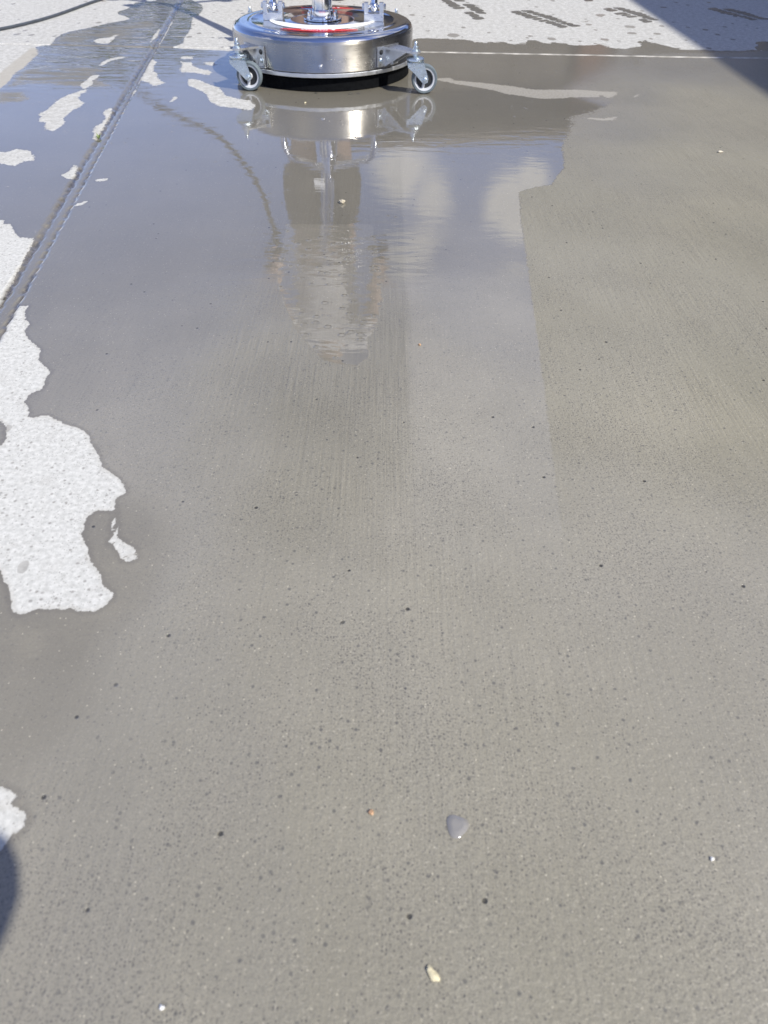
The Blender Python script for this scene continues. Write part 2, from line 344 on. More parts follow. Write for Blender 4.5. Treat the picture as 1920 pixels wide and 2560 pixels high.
# ---------------------------------------------------------------- ground outlines (metres on the slab)
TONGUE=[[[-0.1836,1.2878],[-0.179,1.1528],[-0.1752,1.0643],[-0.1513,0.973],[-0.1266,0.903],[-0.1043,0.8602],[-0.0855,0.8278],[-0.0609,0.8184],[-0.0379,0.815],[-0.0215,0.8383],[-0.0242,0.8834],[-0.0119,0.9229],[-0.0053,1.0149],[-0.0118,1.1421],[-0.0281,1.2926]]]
DRY=[[[-1.1431,1.9196],[-1.0659,2.1998],[-1.0762,2.291],[-1.0953,2.3863],[-1.0908,2.4343],[-1.1017,2.5135],[-1.1163,2.6188],[-1.1585,2.7186],[-1.1243,2.7681],[-1.1427,2.8665],[-1.1436,2.9317],[-1.1303,2.9729],[-1.0753,3.0602],[-1.0413,3.1354],[-1.0031,3.1832],[-0.9854,3.2246],[-1.017,3.2765],[-1.0521,3.3067],[-1.0722,3.3719],[-1.0499,3.4425],[-1.057,3.5877],[-1.0157,3.602],[-0.9868,3.6425],[-1.0438,3.8932],[-1.2718,4.8946],[-3.0599,4.7239],[-1.4016,1.9086]],[[-0.8351,3.6614],[-0.7742,3.5478],[-0.7482,3.4472],[-0.7416,3.316],[-0.7545,3.2649],[-0.7149,3.0423],[-0.7084,2.9092],[-0.6919,2.8053],[-0.7165,2.7416],[-0.6788,2.7195],[-0.5236,2.6983],[-0.3618,2.7495],[0.0353,2.8996],[0.1192,2.9313],[0.1912,2.9221],[0.2693,2.9067],[0.3315,2.8774],[0.4558,2.8523],[0.48,2.919],[0.5151,2.9211],[0.5441,2.8767],[0.5668,2.8976],[0.6115,2.8548],[0.653,2.8508],[0.7178,2.8609],[0.7451,2.8182],[0.783,2.8017],[0.8537,2.8369],[0.8612,2.9214],[0.8979,2.9502],[0.9412,2.8737],[0.9776,2.8251],[0.9975,2.8014],[1.0863,2.7941],[1.249,2.8032],[1.244,2.8847],[1.2682,2.9318],[1.3391,2.9492],[1.5807,2.9566],[2.3782,3.3368],[6.7157,6.9212],[-1.3156,5.9969],[-0.939,4.2284]],[[-0.9998,2.8276],[-0.993,2.8659],[-0.9752,2.8772],[-0.9569,2.8873],[-0.9582,2.9199],[-0.9487,2.9337],[-0.9448,2.9247],[-0.9501,2.9007],[-0.9432,2.8625],[-0.9378,2.825],[-0.9439,2.7877],[-0.958,2.7833],[-0.9817,2.7978]],[[-0.8781,2.4775],[-0.878,2.5128],[-0.8756,2.549],[-0.8654,2.5759],[-0.8508,2.5928],[-0.8359,2.5957],[-0.8294,2.5811],[-0.8411,2.5667],[-0.8556,2.5501],[-0.8661,2.5206],[-0.866,2.4881],[-0.8707,2.466]],[[-0.8582,2.2379],[-0.8598,2.2981],[-0.8588,2.3519],[-0.8439,2.3618],[-0.838,2.3348],[-0.8426,2.2989],[-0.8312,2.2477],[-0.8353,2.2058],[-0.8441,2.2136]],[[-0.8276,2.1947],[-0.8226,2.1787],[-0.8301,2.1497],[-0.8216,2.1037],[-0.7936,2.0601],[-0.7885,2.0313],[-0.8028,2.0023],[-0.8025,1.9541],[-0.8028,1.9209],[-0.7846,1.8892],[-0.7846,1.8453],[-0.792,1.8243],[-0.8114,1.8381],[-0.8307,1.8873],[-0.8499,1.8993],[-0.8601,1.9383],[-0.8705,1.9512],[-0.8645,1.9996],[-0.8676,2.0422],[-0.8678,2.1016],[-0.8618,2.1326],[-0.8474,2.1647],[-0.8385,2.1893]],[[-0.7442,2.525],[-0.7366,2.5617],[-0.7149,2.5265],[-0.7133,2.4761],[-0.6981,2.409],[-0.6835,2.3909],[-0.6682,2.3366],[-0.6511,2.3019],[-0.6353,2.2808],[-0.641,2.2591],[-0.6593,2.2455],[-0.6772,2.2831],[-0.7119,2.3077],[-0.7187,2.3341],[-0.731,2.4264]],[[-0.6558,2.5872],[-0.6531,2.6089],[-0.6242,2.6105],[-0.6154,2.5788],[-0.6433,2.5741]],[[-0.6456,2.5457],[-0.6341,2.5308],[-0.6082,2.5322],[-0.6,2.492],[-0.5705,2.4491],[-0.5397,2.4314],[-0.526,2.4083],[-0.5222,2.3758],[-0.5441,2.3839],[-0.5756,2.4058],[-0.6138,2.4038],[-0.6243,2.4415],[-0.6278,2.4905]],[[-0.5717,2.5313],[-0.5442,2.5369],[-0.53,2.503],[-0.535,2.4867],[-0.5566,2.5016]],[[-0.575,2.3298],[-0.543,2.3136],[-0.5028,2.2635],[-0.4712,2.2313],[-0.4406,2.152],[-0.4028,2.1228],[-0.3679,2.1091],[-0.3475,2.0508],[-0.3543,2.0149],[-0.3889,2.0346],[-0.4347,2.047],[-0.4718,2.0969],[-0.4929,2.1653],[-0.5231,2.2123],[-0.5611,2.2522]],[[-0.8658,1.6659],[-0.8525,1.6664],[-0.8371,1.6617],[-0.8237,1.6887],[-0.7909,1.674],[-0.7659,1.6334],[-0.7603,1.6135],[-0.7796,1.6078],[-0.7879,1.5781],[-0.8244,1.5963],[-0.8433,1.6104]],[[-0.6961,2.1423],[-0.7035,2.1897],[-0.7005,2.2062],[-0.689,2.1945],[-0.69,2.1663],[-0.6931,2.1543]],[[-0.6773,1.768],[-0.6941,1.8203],[-0.6988,1.8629],[-0.6934,1.8948],[-0.6992,1.9469],[-0.7165,1.9665],[-0.7179,2.0044],[-0.7112,2.0117],[-0.7093,2.0224],[-0.6994,1.9809],[-0.6879,1.9079],[-0.6806,1.8329],[-0.6703,1.7626]],[[-0.6545,1.7689],[-0.6593,1.8097],[-0.6624,1.852],[-0.6571,1.84],[-0.654,1.804],[-0.6494,1.7634]],[[-0.7738,2.7769],[-0.7875,2.8781],[-0.8023,3.0105],[-0.8245,3.2066],[-0.8093,3.1542],[-0.8023,3.0956],[-0.7875,2.9703],[-0.777,2.8787],[-0.7696,2.7917]],[[-0.8027,2.7898],[-0.8172,2.9022],[-0.8262,2.9952],[-0.8265,3.0369],[-0.8175,2.982],[-0.8045,2.8771],[-0.8075,2.8515]],[[-0.5761,2.083],[-0.5732,2.1019],[-0.5715,2.1403],[-0.5656,2.1367],[-0.5672,2.1021],[-0.5711,2.0832]],[[-0.6677,1.525],[-0.6603,1.5467],[-0.6637,1.5872],[-0.6579,1.5815],[-0.6442,1.5359],[-0.64,1.5083],[-0.6514,1.5052]],[[-0.6173,1.5091],[-0.6213,1.5311],[-0.6122,1.5203],[-0.6107,1.5094]],[[-0.592,1.5045],[-0.5714,1.5091],[-0.5687,1.501],[-0.5875,1.4928]],[[-0.5893,1.3605],[-0.5877,1.3748],[-0.5737,1.3872],[-0.5725,1.3776],[-0.5811,1.3655]],[[-0.7454,1.2922],[-0.7016,1.2892],[-0.6957,1.2873],[-0.6881,1.2725],[-0.6756,1.2707],[-0.6627,1.246],[-0.6406,1.2142],[-0.6112,1.2119],[-0.6044,1.165],[-0.5976,1.1179],[-0.5925,1.0766],[-0.5864,1.0343],[-0.5807,1.0033],[-0.5669,0.9738],[-0.562,0.9508],[-0.5595,0.9341],[-0.5497,0.8707],[-0.5665,0.8703]],[[-0.5127,0.7189],[-0.5344,0.8713],[-0.5429,0.9378],[-0.5451,0.968],[-0.5321,0.9695],[-0.5319,0.9548],[-0.522,0.93],[-0.5108,0.9152],[-0.5111,0.8949],[-0.4978,0.8743],[-0.4825,0.8597],[-0.4704,0.8474],[-0.4642,0.8211],[-0.4573,0.8124],[-0.4376,0.7925],[-0.4402,0.7764],[-0.436,0.7645],[-0.4356,0.7519],[-0.4463,0.7428],[-0.4478,0.7254],[-0.4384,0.712],[-0.4324,0.7014],[-0.4321,0.694],[-0.4211,0.6902],[-0.4152,0.6952],[-0.4081,0.6969],[-0.3926,0.6868],[-0.3737,0.676],[-0.3562,0.6686],[-0.3477,0.6595],[-0.3417,0.646],[-0.3304,0.6315],[-0.3128,0.6014],[-0.296,0.5875],[-0.2846,0.5764],[-0.2769,0.561],[-0.2856,0.5507],[-0.2838,0.5402],[-0.2787,0.5294],[-0.2828,0.5323],[-0.2943,0.5346],[-0.3046,0.5302],[-0.307,0.5206],[-0.305,0.5027],[-0.3016,0.492],[-0.2907,0.4763],[-0.2823,0.458],[-0.2696,0.4439],[-0.262,0.4296],[-0.2507,0.4202],[-0.2526,0.4102],[-0.2615,0.4008],[-0.2757,0.4025],[-0.2838,0.406],[-0.2877,0.4046],[-0.3017,0.4053],[-0.3128,0.4037],[-0.3226,0.399],[-0.3273,0.3953],[-0.3332,0.4002],[-0.3396,0.4121],[-0.3476,0.4268],[-0.3536,0.4346],[-0.3642,0.4489],[-0.4025,0.4826],[-0.456,0.5778],[-0.4514,0.6299],[-0.439,0.633],[-0.437,0.6464],[-0.4385,0.6561],[-0.4438,0.6637],[-0.446,0.673],[-0.4571,0.6854],[-0.4669,0.6909],[-0.502,0.6942]],[[-0.2774,0.5235],[-0.2727,0.5142],[-0.2697,0.5033],[-0.2642,0.491],[-0.254,0.484],[-0.2428,0.4744],[-0.2484,0.4722],[-0.2485,0.4695],[-0.2438,0.468],[-0.24,0.4697],[-0.2427,0.4638],[-0.251,0.4632],[-0.2562,0.4705],[-0.2587,0.4753],[-0.267,0.4854],[-0.2714,0.487],[-0.27,0.4959],[-0.2751,0.5066],[-0.277,0.5176]],[[-0.3078,0.2387],[-0.28,0.2357],[-0.2676,0.231],[-0.266,0.2284],[-0.2697,0.2251],[-0.2754,0.2241],[-0.3016,0.2244]],[[-0.3003,0.2215],[-0.2742,0.2212],[-0.2671,0.2207],[-0.2595,0.2205],[-0.2564,0.2168],[-0.2523,0.2126],[-0.2527,0.21],[-0.2573,0.2041],[-0.2609,0.1983],[-0.2628,0.1926],[-0.2741,0.1801],[-0.2822,0.18]]]
SEMI=[[[-1.1829,2.0872],[-1.136,2.3749],[-1.1464,2.4708],[-1.1576,2.5733],[-1.1661,2.6606],[-1.1666,2.7228],[-1.1353,2.6851],[-1.1125,2.6301],[-1.0956,2.5098],[-1.0837,2.4154],[-1.0882,2.3736],[-1.0695,2.2738],[-1.0595,2.1837],[-1.1181,1.9473]],[[0.1251,2.3681],[0.1802,2.3807],[0.1903,2.3495],[0.2777,2.3228],[0.362,2.285],[0.3994,2.2596],[0.4689,2.2584],[0.5392,2.2617],[0.594,2.2464],[0.6339,2.2439],[0.6356,2.2263],[0.6085,2.1821],[0.589,2.1707],[0.5837,2.198],[0.5281,2.204],[0.4814,2.1658],[0.407,2.1561],[0.3658,2.1816],[0.3229,2.201],[0.2874,2.2431],[0.1876,2.3067],[0.1363,2.3469]],[[0.6614,2.1909],[0.6822,2.2176],[0.6966,2.2292],[0.687,2.2027],[0.6712,2.185]],[[0.4864,1.9882],[0.5429,1.9833],[0.5814,2.0033],[0.5686,1.97],[0.5378,1.9598],[0.5038,1.9708]],[[0.4936,2.2024],[0.5798,2.2064],[0.5743,2.1805],[0.489,2.1766]]]
DRAIN=[[[0.798,2.6382],[0.6704,2.2207],[0.5499,2.0687],[0.4656,1.9958],[0.4375,1.8799],[0.3943,1.7418],[0.3769,1.607],[0.3514,1.5569],[0.3329,1.5048],[0.2983,1.49],[0.26,1.4621],[0.245,1.301],[0.2279,1.0752],[0.213,0.8891],[0.2012,0.7426],[0.1918,0.6387],[0.1818,0.5268],[0.1657,0.3346],[0.1265,0.0705],[0.7006,0.076],[2.9382,3.07],[0.8732,2.7283]]]
THIN=[[[-1.0486,2.2204],[-1.0829,2.3775],[-1.0753,2.4546],[-0.9843,2.4594],[-0.9053,2.4439],[-0.8154,2.4195],[-0.861,2.3888],[-0.8253,2.2998],[-0.7797,2.2333],[-0.864,2.2293],[-0.9471,2.2591],[-0.9992,2.2481]],[[-1.1317,2.8042],[-1.1259,2.9596],[-1.071,3.0462],[-0.9661,3.1106],[-0.8949,3.2368],[-0.8533,3.0885],[-0.9269,3.0269],[-0.8496,2.8968],[-0.9142,2.8419],[-1.0145,2.8613],[-1.0426,2.7849]],[[-1.0481,2.1554],[-0.9868,2.1582],[-0.9543,2.0825],[-1.0091,2.0578]]]
SAMP=[[-0.796,1.754,1,0.95,0],[-0.543,1.502,1,0.95,0],[-0.342,1.771,1,0.95,0],[-0.359,1.212,0.95,0.95,0],[-0.514,1.055,0.9,0.95,0],[-0.139,1.516,1,0.95,0],[0.151,1.574,1,0.95,0],[0.259,1.795,1,0.95,0],[-0.424,0.874,0.8,1,0],[-0.299,0.933,0.75,0.95,0],[-0.104,1.039,0.8,0.95,0],[-0.125,0.87,0.5,0.93,0.1],[0.02,0.965,0.6,0.95,0.05],[-0.196,0.984,0.6,0.94,0.05],[-0.074,1.188,1,0.95,0],[-0.169,1.185,0.95,0.95,0],[-0.053,0.773,0.35,0.95,0.1],[0.096,1.315,1,0.98,0],[0.179,1.417,1,1,0],[0.021,1.143,0.9,0.95,0],[-0.169,0.828,0.45,0.92,0.2],[-0.088,0.695,0.22,0.9,0.2],[-0.003,0.884,0.5,0.92,0.1],[0.112,1.005,0.7,1.08,0],[0.096,0.785,0.45,1.1,0],[0.197,1.229,0.85,1.05,0],[0.149,0.66,0.4,1.13,0],[0.163,0.57,0.35,1.12,0],[0.153,0.445,0.25,1.1,0.05],[0.166,0.945,0.7,1.1,0],[0.066,0.698,0.25,1.13,0],[0.208,0.625,0.1,0.96,0.35],[0.197,0.498,0.1,0.95,0.35],[0.833,2.532,0.6,0.9,0.35],[0.699,2.201,0.55,0.9,0.35],[0.514,1.899,0.5,0.92,0.4],[0.366,1.382,0.2,0.95,0.5],[0.265,0.947,0.15,0.97,0.45],[-0.284,0.652,0.6,1,0],[-0.192,0.653,0.4,0.97,0.1],[-0.076,0.553,0.1,0.92,0.3],[-0.005,0.621,0.15,0.97,0.15],[0.053,0.622,0.2,1.1,0],[0.078,0.525,0.2,1.08,0.05],[-0.285,0.474,1,1,0.1],[-0.244,0.424,0.9,1,0.1],[-0.284,0.377,1,1.0,0.15],[-0.209,0.361,0.6,1,0.15],[-0.277,0.31,0.8,0.97,0.15],[-0.168,0.415,0.3,1.02,0.1],[-0.074,0.394,0.1,1,0.15],[-0.02,0.373,0.1,1,0.2],[0.034,0.418,0.2,1.04,0.2],[0.127,0.42,0.2,1.04,0.2],[-0.219,0.228,0.5,0.92,0.15],[-0.138,0.26,0.3,0.95,0.15],[-0.206,0.149,0.5,0.9,0.15],[-0.09,0.15,0.3,0.94,0.25],[-0.015,0.23,0.15,1,0.3],[0.106,0.263,0.15,1,0.3],[-0.012,0.128,0.2,0.93,0.3],[0.092,0.152,0.2,0.95,0.4],[0.196,0.153,0.2,0.9,0.4],[0.25,0.336,0.12,0.93,0.4],[0.307,0.357,0.1,0.8,0.3],[0.238,0.422,0.15,1.0,0.25],[0.464,1.662,0.35,0.98,0.45],[0.641,1.668,0.2,0.98,0.5],[0.34,1.078,0.2,1.06,0.35],[0.262,0.838,0.2,1.04,0.35],[0.469,1.082,0.12,1.04,0.5],[0.621,1.241,0.12,0.95,0.6],[0.446,0.748,0.1,1.0,0.6],[0.32,0.745,0.12,1.08,0.4],[0.405,0.594,0.1,0.93,0.6],[0.215,0.59,0.2,1.04,0.25],[0.306,0.529,0.1,1.03,0.45],[0.595,2.282,0.3,0.9,0.4],[0.786,2.165,0.2,0.95,0.5],[0.406,2.563,0.8,0.82,0.35],[0.159,2.604,0.8,0.85,0.2],[0.285,2.028,1,0.85,0.2],[0.431,2.109,1,0.85,0.2],[0.497,2.367,0.9,0.85,0.2],[0.428,1.963,1,0.9,0.1],[0.077,1.948,1,0.88,0.2]]
FOOT=[[[0.249,3.8032],[0.375,3.2977]],[[0.5245,3.4984],[0.6752,3.1662]],[[0.919,3.5907],[1.0223,3.2825]],[[1.365,3.6217],[1.4542,3.3597]],[[0.8961,4.2495],[0.888,3.7459]]]
PEB=[[[0.0464,0.8711],0.0022,"orange"],[[-0.0066,0.221],0.0022,"orange"],[[0.0337,0.1209],0.0034,"yellow"],[[-0.0876,1.3913],0.006,"tan"],[[-0.1294,0.1021],0.0018,"white"],[[0.2295,0.1917],0.0016,"white"],[[-0.2199,2.0877],0.004,"yellow"],[[0.7474,1.7242],0.005,"pale"]]
DROPLET=[[0.0548,0.2121]]
BUB=[[-0.1991,2.1845],[-0.1052,2.1806],[-0.0837,2.1857]]
SPROUT=[[-0.6703,1.7794]]
def sdf(polys,X,Y,clip=.12):
    out=np.full(X.shape,-clip)
    for pl in polys:
        p=np.array(pl,float); x0,y0=p.min(0)-clip; x1,y1=p.max(0)+clip
        k=np.nonzero((X>x0)&(X<x1)&(Y>y0)&(Y<y1))[0]
        if not len(k): continue
        x=X[k];y=Y[k]; d2=np.full(k.shape,9.); ins=np.zeros(k.shape,bool)
        for i in range(len(p)):
            ax,ay=p[i-1];bx,by=p[i]; ex,ey=bx-ax,by-ay; L=ex*ex+ey*ey+1e-12
            t=np.clip(((x-ax)*ex+(y-ay)*ey)/L,0,1); d2=np.minimum(d2,(x-ax-t*ex)**2+(y-ay-t*ey)**2)
            if ay!=by:
                c=((ay>y)!=(by>y))&(x<(bx-ax)*(y-ay)/(by-ay)+ax); ins^=c
        s=np.sqrt(d2); s=np.where(ins,s,-s); out[k]=np.maximum(out[k],s)
    return out
def grow(a,b,inner,k=1.28,lim=90):
    lo=[];s=inner[1]-inner[0];v=inner[0]
    while v>a: s*=k; v-=s; lo.append(max(v,a))
    hi=[];s=inner[-1]-inner[-2];v=inner[-1]
    while v<b: s*=k; v+=s; hi.append(min(v,b))
    return np.array(lo[::-1]+list(inner)+hi)
def seq(*a):
    out=[a[0][0]]
    for s,e,st in a:
        n=max(1,int(round((e-s)/st))); out+=[s+(e-s)*(i+1)/n for i in range(n)]
    return out
xs=grow(-90,90,seq((-1.5,-.9,.008),(-.9,-.5,.004),(-.5,1.25,.007)))
ys=grow(-90,120,seq((0,1.2,.005),(1.2,2.0,.007),(2.0,2.62,.010),(2.62,2.84,.0025),(2.84,3.9,.011)))
GX,GY=np.meshgrid(xs,ys); X=GX.ravel();Y=GY.ravel(); nx,ny=len(xs),len(ys)
rng=np.random.RandomState(3)
def wob(t,f,seed):
    r=np.random.RandomState(seed); return sum(np.sin(t*f*(1+.7*i)+r.rand()*6.3)/(1+i) for i in range(5))/2.2
dry=sdf(DRY,X,Y,.4); semi=sdf(SEMI,X,Y,.1); drain=sdf(DRAIN,X,Y,.1); thin=sdf(THIN,X,Y,.1)
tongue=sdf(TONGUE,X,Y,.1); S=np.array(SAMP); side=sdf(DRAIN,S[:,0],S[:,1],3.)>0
def field(sel):
    ws=np.zeros(X.shape); a=[np.zeros(X.shape) for _ in range(3)]
    for sx,sy,f,t,br in S[sel]:
        sig=.07+.12*sy
        wgt=1/((((X-sx)**2+((Y-sy)*.8)**2)/sig**2)+.12)**2.4
        ws+=wgt
        for q,v in zip(a,(f,t,br)): q+=wgt*v
    return [q/ws for q in a]
film,tone,brown=field(~side); film2,tone2,brown2=field(side)
kk=np.clip((.66-Y)/.22,0,1); film2,tone2,brown2=[q2*(1-kk)+q1*kk for q1,q2 in ((film,film2),(tone,tone2),(brown,brown2))]
px_=1.25*np.clip((.033+.004*wob(Y,7,41)-X)/.006,0,1)*np.clip((X+.30)/.25,0,1)*np.clip((Y-.5)/.35,0,1)*np.clip((2.0-Y)/.5,0,1); tone=tone*(1-.15*px_); brown=brown+.25*px_
Z=np.zeros(X.shape); joint=np.zeros(X.shape)
# long expansion joint with chipped edges on the left
jc=-.557-(Y-.927)*.1192+.0008*wob(Y,9,1)
hw=np.clip(.0155-.003*Y,.005,.0155); dj=X-jc
for sgn,sd in ((-1,2),(1,3)):
    cw=.0050+.0022*wob(Y,41,sd)+.0026*wob(Y,150,sd+5); c=np.abs(dj-sgn*hw-.0009*wob(Y,120,sd+2))
    cw=cw*(1. if sgn<0 else .62); v=np.clip(1-c/np.maximum(cw,.0020),0,1); Z-=.006*v; joint=np.maximum(joint,np.clip(v*1.6,0,1)*np.clip(.75+.5*wob(Y,13,sd+9),0.15,1))
inn=np.clip((hw-np.abs(dj))/.003,0,1); Z-=.0018*inn
film=np.where(inn>.3,1,film); dry=dry+.0012; dry=np.where((np.abs(dj)<hw*.8)&(Y<3.3),-.05,dry)
# sawn cross joint
cy=2.686-.033*(X-1.0)*np.where(X<1,1,.0)
cy=cy+.0012*wob(X,40,21); dc=(Y-cy)
Z-=.006*np.clip((.0075-np.abs(dc))/.003,0,1)
lip=np.clip(1-np.abs(dc-.0075)/.004,0,1)*np.clip((X-.05)/.1,0,1)*np.clip(.55+.6*wob(X,60,31),0,1)
joint=np.maximum(joint,np.clip((.0055-np.abs(dc+.001))/.004,0,1)*.8)
Z+=.0006*(np.sin(X*3.1+1)*np.cos(Y*2.3))*0
me=bpy.data.meshes.new('ground'); me.vertices.add(nx*ny)
co=np.stack([X,Y,Z],1).astype(np.float32); me.vertices.foreach_set('co',co.ravel())
I=np.arange(nx*ny).reshape(ny,nx); q=np.stack([I[:-1,:-1],I[:-1,1:],I[1:,1:],I[1:,:-1]],-1).reshape(-1,4)
me.loops.add(q.size); me.loops.foreach_set('vertex_index',q.ravel().astype(np.int32))
me.polygons.add(len(q)); me.polygons.foreach_set('loop_start',np.arange(0,q.size,4,dtype=np.int32)); me.polygons.foreach_set('loop_total',np.full(len(q),4,dtype=np.int32))
me.update(calc_edges=True); me.polygons.foreach_set('use_smooth',[True]*len(q))
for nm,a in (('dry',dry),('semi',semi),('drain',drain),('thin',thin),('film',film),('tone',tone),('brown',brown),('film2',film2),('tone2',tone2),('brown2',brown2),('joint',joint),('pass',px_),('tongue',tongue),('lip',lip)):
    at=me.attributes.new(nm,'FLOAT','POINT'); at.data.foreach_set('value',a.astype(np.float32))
me.materials.append(MATS['concrete'])
gr=bpy.data.objects.new('ground',me); COL.objects.link(gr); gr['kind']='structure'

# ---------------------------------------------------------------- surface cleaner
CX,CY=-.193,2.45
sc=thing('surface_cleaner','round stainless steel floor cleaner on swivel casters standing on the wet concrete','floor cleaner',(CX,CY,0))
bm=B(); lathe(bm,[(0,.1275),(.088,.1275),(.090,.1285),(.094,.1285),(.096,.1275),(.200,.1275),(.203,.1287),(.209,.1288),(.213,.1278),(.218,.1270),(.228,.1275),(.238,.1275),(.247,.1255),(.2535,.1215),(.2565,.116)],160)
lid=obj('lid',bm,'polished_steel',sc)
bm=B(); lathe(bm,[(.2565,.116),(.2575,.112),(.2590,.108),(.2590,.0510),(.2605,.0485),(.2605,.0472),(.2500,.0472)],160)
wall=obj('housing_wall',bm,'brushed_steel',sc)
bm=B(); lathe(bm,[(.250,.0455),(.2625,.0455),(.2632,.0448),(.2632,.0367),(.2625,.0360),(.250,.0360)],160,close=True)
obj('trim_ring',bm,'bright_band',sc)
bm=B()
sk=[]
for i in range(280):
    pass
lathe(bm,[(.232,.044),(.2495,.044),(.2500,.030),(.2498,.012),(.2505,.0012),(.2460,.0012),(.243,.020),(.236,.042)],220,close=True)
for v in bm.verts:
    a=math.atan2(v.co.y,v.co.x); f=1.*(1 if v.co.z<.03 else 0); v.co.x*=f; v.co.y*=f
obj('brush_skirt',bm,'black_rubber',sc)
def bolt(parent,p,axis,r=.005,h=.004,name='bolt',mat='zinc'):
    bm=B(); lathe(bm,[(0,0),(r*1.5,0),(r*1.5,h*.25),(r*1.45,h*.3),(r*.95,h*.3),(r*.95,h),(r*.8,h*1.25),(0,h*1.3)],6 if name=='nut' else 14,p,axis)
    return obj(name,bm,mat,parent)
# small screws round the wall
for k,a in enumerate((-88,-35,-150,20,90,160)):
    bolt(sc,(.259*cos(R(a)),.259*sin(R(a)),.063),(cos(R(a)),sin(R(a)),0),.0035,.005,'screw','chrome')
# swivel casters on brackets
def caster(px,py,wheel_rot):
    r=math.hypot(px,py); a=math.atan2(py,px); er=Vector((cos(a),sin(a),0)); et=Vector((-sin(a),cos(a),0))
    br=B()
    # clamp plate on the wall
    def loc(u,v,z): return er*u+et*v+Vector((0,0,z))
    w=.026
    # plate against wall, arm, rounded nose
    pts=[(.252,-w),(r-.012,-.016),(r+.003,-.013),(r+.012,-.006),(r+.014,0),(r+.012,.006),(r+.003,.013),(r-.012,.016),(.252,w)]
    lo=[br.verts.new(loc(u,v,.094)) for u,v in pts]; hi=[br.verts.new(loc(u,v,.099)) for u,v in pts]
    br.faces.new(lo[::-1]); br.faces.new(hi)
    for i in range(len(pts)): j=(i+1)%len(pts); br.faces.new((lo[i],lo[j],hi[j],hi[i]))
    rot=Matrix.Rotation(a,3,'Z')
    for s in (-1,1):
        # flanges lie on the curved wall either side
        ang=a+s*.088; box(br,(.2620*cos(ang),.2620*sin(ang),.0755),(.0045,.034,.0475),Matrix.Rotation(ang,3,'Z'),.0006)
        # gusset web under the arm
        g=[loc(.262,s*.0125,.094),loc(r-.02,s*.0125,.094),loc(.262,s*.0125,.050)]
        g2=[p+et*s*.003 for p in g]; va=[br.verts.new(p) for p in g]; vb=[br.verts.new(p) for p in g2]
        br.faces.new(va); br.faces.new(vb[::-1])
        for i in range(3): j=(i+1)%3; br.faces.new((va[i],vb[i],vb[j],va[j]))
    bmesh.ops.recalc_face_normals(br,faces=br.faces)
    bo=obj('caster_bracket',br,'aluminium',sc,smooth=False)
    for s in (-1,1):
        ang=a+s*.11
        for z in (.086,.066): bolt(bo,(.2642*cos(ang),.2642*sin(ang),z),(cos(ang),sin(ang),0),.0042,.003,'bolt','hub_dark' if z>.07 else 'zinc')
    cs=bpy.data.objects.new('caster',None); COL.objects.link(cs); cs.parent=sc; cs.location=(px,py,0); cs.rotation_euler=(0,0,wheel_rot)
    bm=B()
    lathe(bm,[(0,.099),(.0105,.099),(.0105,.1015),(.0075,.102),(.0075,.1085),(.006,.110),(.0042,.110),(.0042,.119),(.003,.1205),(0,.1205)],12)   # nut and stud above arm
    lathe(bm,[(0,.094),(.0075,.094),(.0075,.088),(.009,.0875),(.0105,.0865),(.0190,.0855),(.0235,.0825),(.0240,.0790),(.0225,.0765),(.019,.0750),(.019,.0735),(.0,.0735)],28)  # swivel head
    obj('swivel_head',bm,'zinc',cs)
    # fork: two cheeks running back to the axle
    bm=B(); TR=.026; HZ=.035
    for s in (-1,1):
        prof=[(-.0215,.0745),(.0225,.0745),(.0245,.068),(TR+.009,HZ+.002),(TR+.0075,HZ-.006),(TR,HZ-.009),(TR-.0075,HZ-.006),(-.003,.050),(-.0205,.064)]
        y0=s*.0138;y1=s*.0162
        A=[bm.verts.new((x,y0,z)) for x,z in prof]; Bv=[bm.verts.new((x,y1,z)) for x,z in prof]
        bm.faces.new(A); bm.faces.new(Bv[::-1])
        for i in range(len(prof)): j=(i+1)%len(prof); bm.faces.new((A[i],Bv[i],Bv[j],A[j]))
    box(bm,(.0015,0,.0738),(.043,.0324,.0024),None,.0005)
    bmesh.ops.recalc_face_normals(bm,faces=bm.faces)
    obj('fork',bm,'zinc',cs,smooth=False)
    bm=B(); cyl(bm,(TR,-.0205,HZ),(TR,.0205,HZ),.0038,12); 
    for s in (-1,1): lathe(bm,[(0,0),(.0062,0),(.0062,.0028),(.005,.0036),(0,.0036)],6,(TR,s*.0162,HZ),(0,s,0))
    obj('axle',bm,'zinc',cs)
    wh=bpy.data.objects.new('wheel',None); COL.objects.link(wh); 
    bm=B(); lathe(bm,[(.0275,-.0095),(.0325,-.0098),(.0345,-.0065),(.035,0),(.0345,.0065),(.0325,.0098),(.0275,.0095)],48,(TR,0,HZ),(0,1,0),close=True)
    bpy.data.objects.remove(wh)
    obj('tyre',bm,'grey_rubber',cs)
    bm=B(); lathe(bm,[(.0276,-.0088),(.0276,.0088),(.0236,.0080),(.0222,.003),(.0222,-.003),(.0236,-.0080)],48,(TR,0,HZ),(0,1,0),close=True)
    for k in range(1):
        an=-1.75
        box(bm,(TR+.0145*cos(an),0,HZ+.0145*sin(an)),(.019,.010,.007),Matrix.Rotation(-an,3,'Y'),.0008)
    lathe(bm,[(.0038,-.0105),(.0085,-.0105),(.009,-.008),(.009,.008),(.0085,.0105),(.0038,.0105)],24,(TR,0,HZ),(0,1,0),close=True)
    obj('rim',bm,'hub_plastic',cs)
    bm=B(); lathe(bm,[(.0088,-.0025),(.0224,-.0025),(.0224,.0025),(.0088,.0025)],36,(TR,0,HZ),(0,1,0),close=True)
    obj('hub_web',bm,'hub_dark',cs)
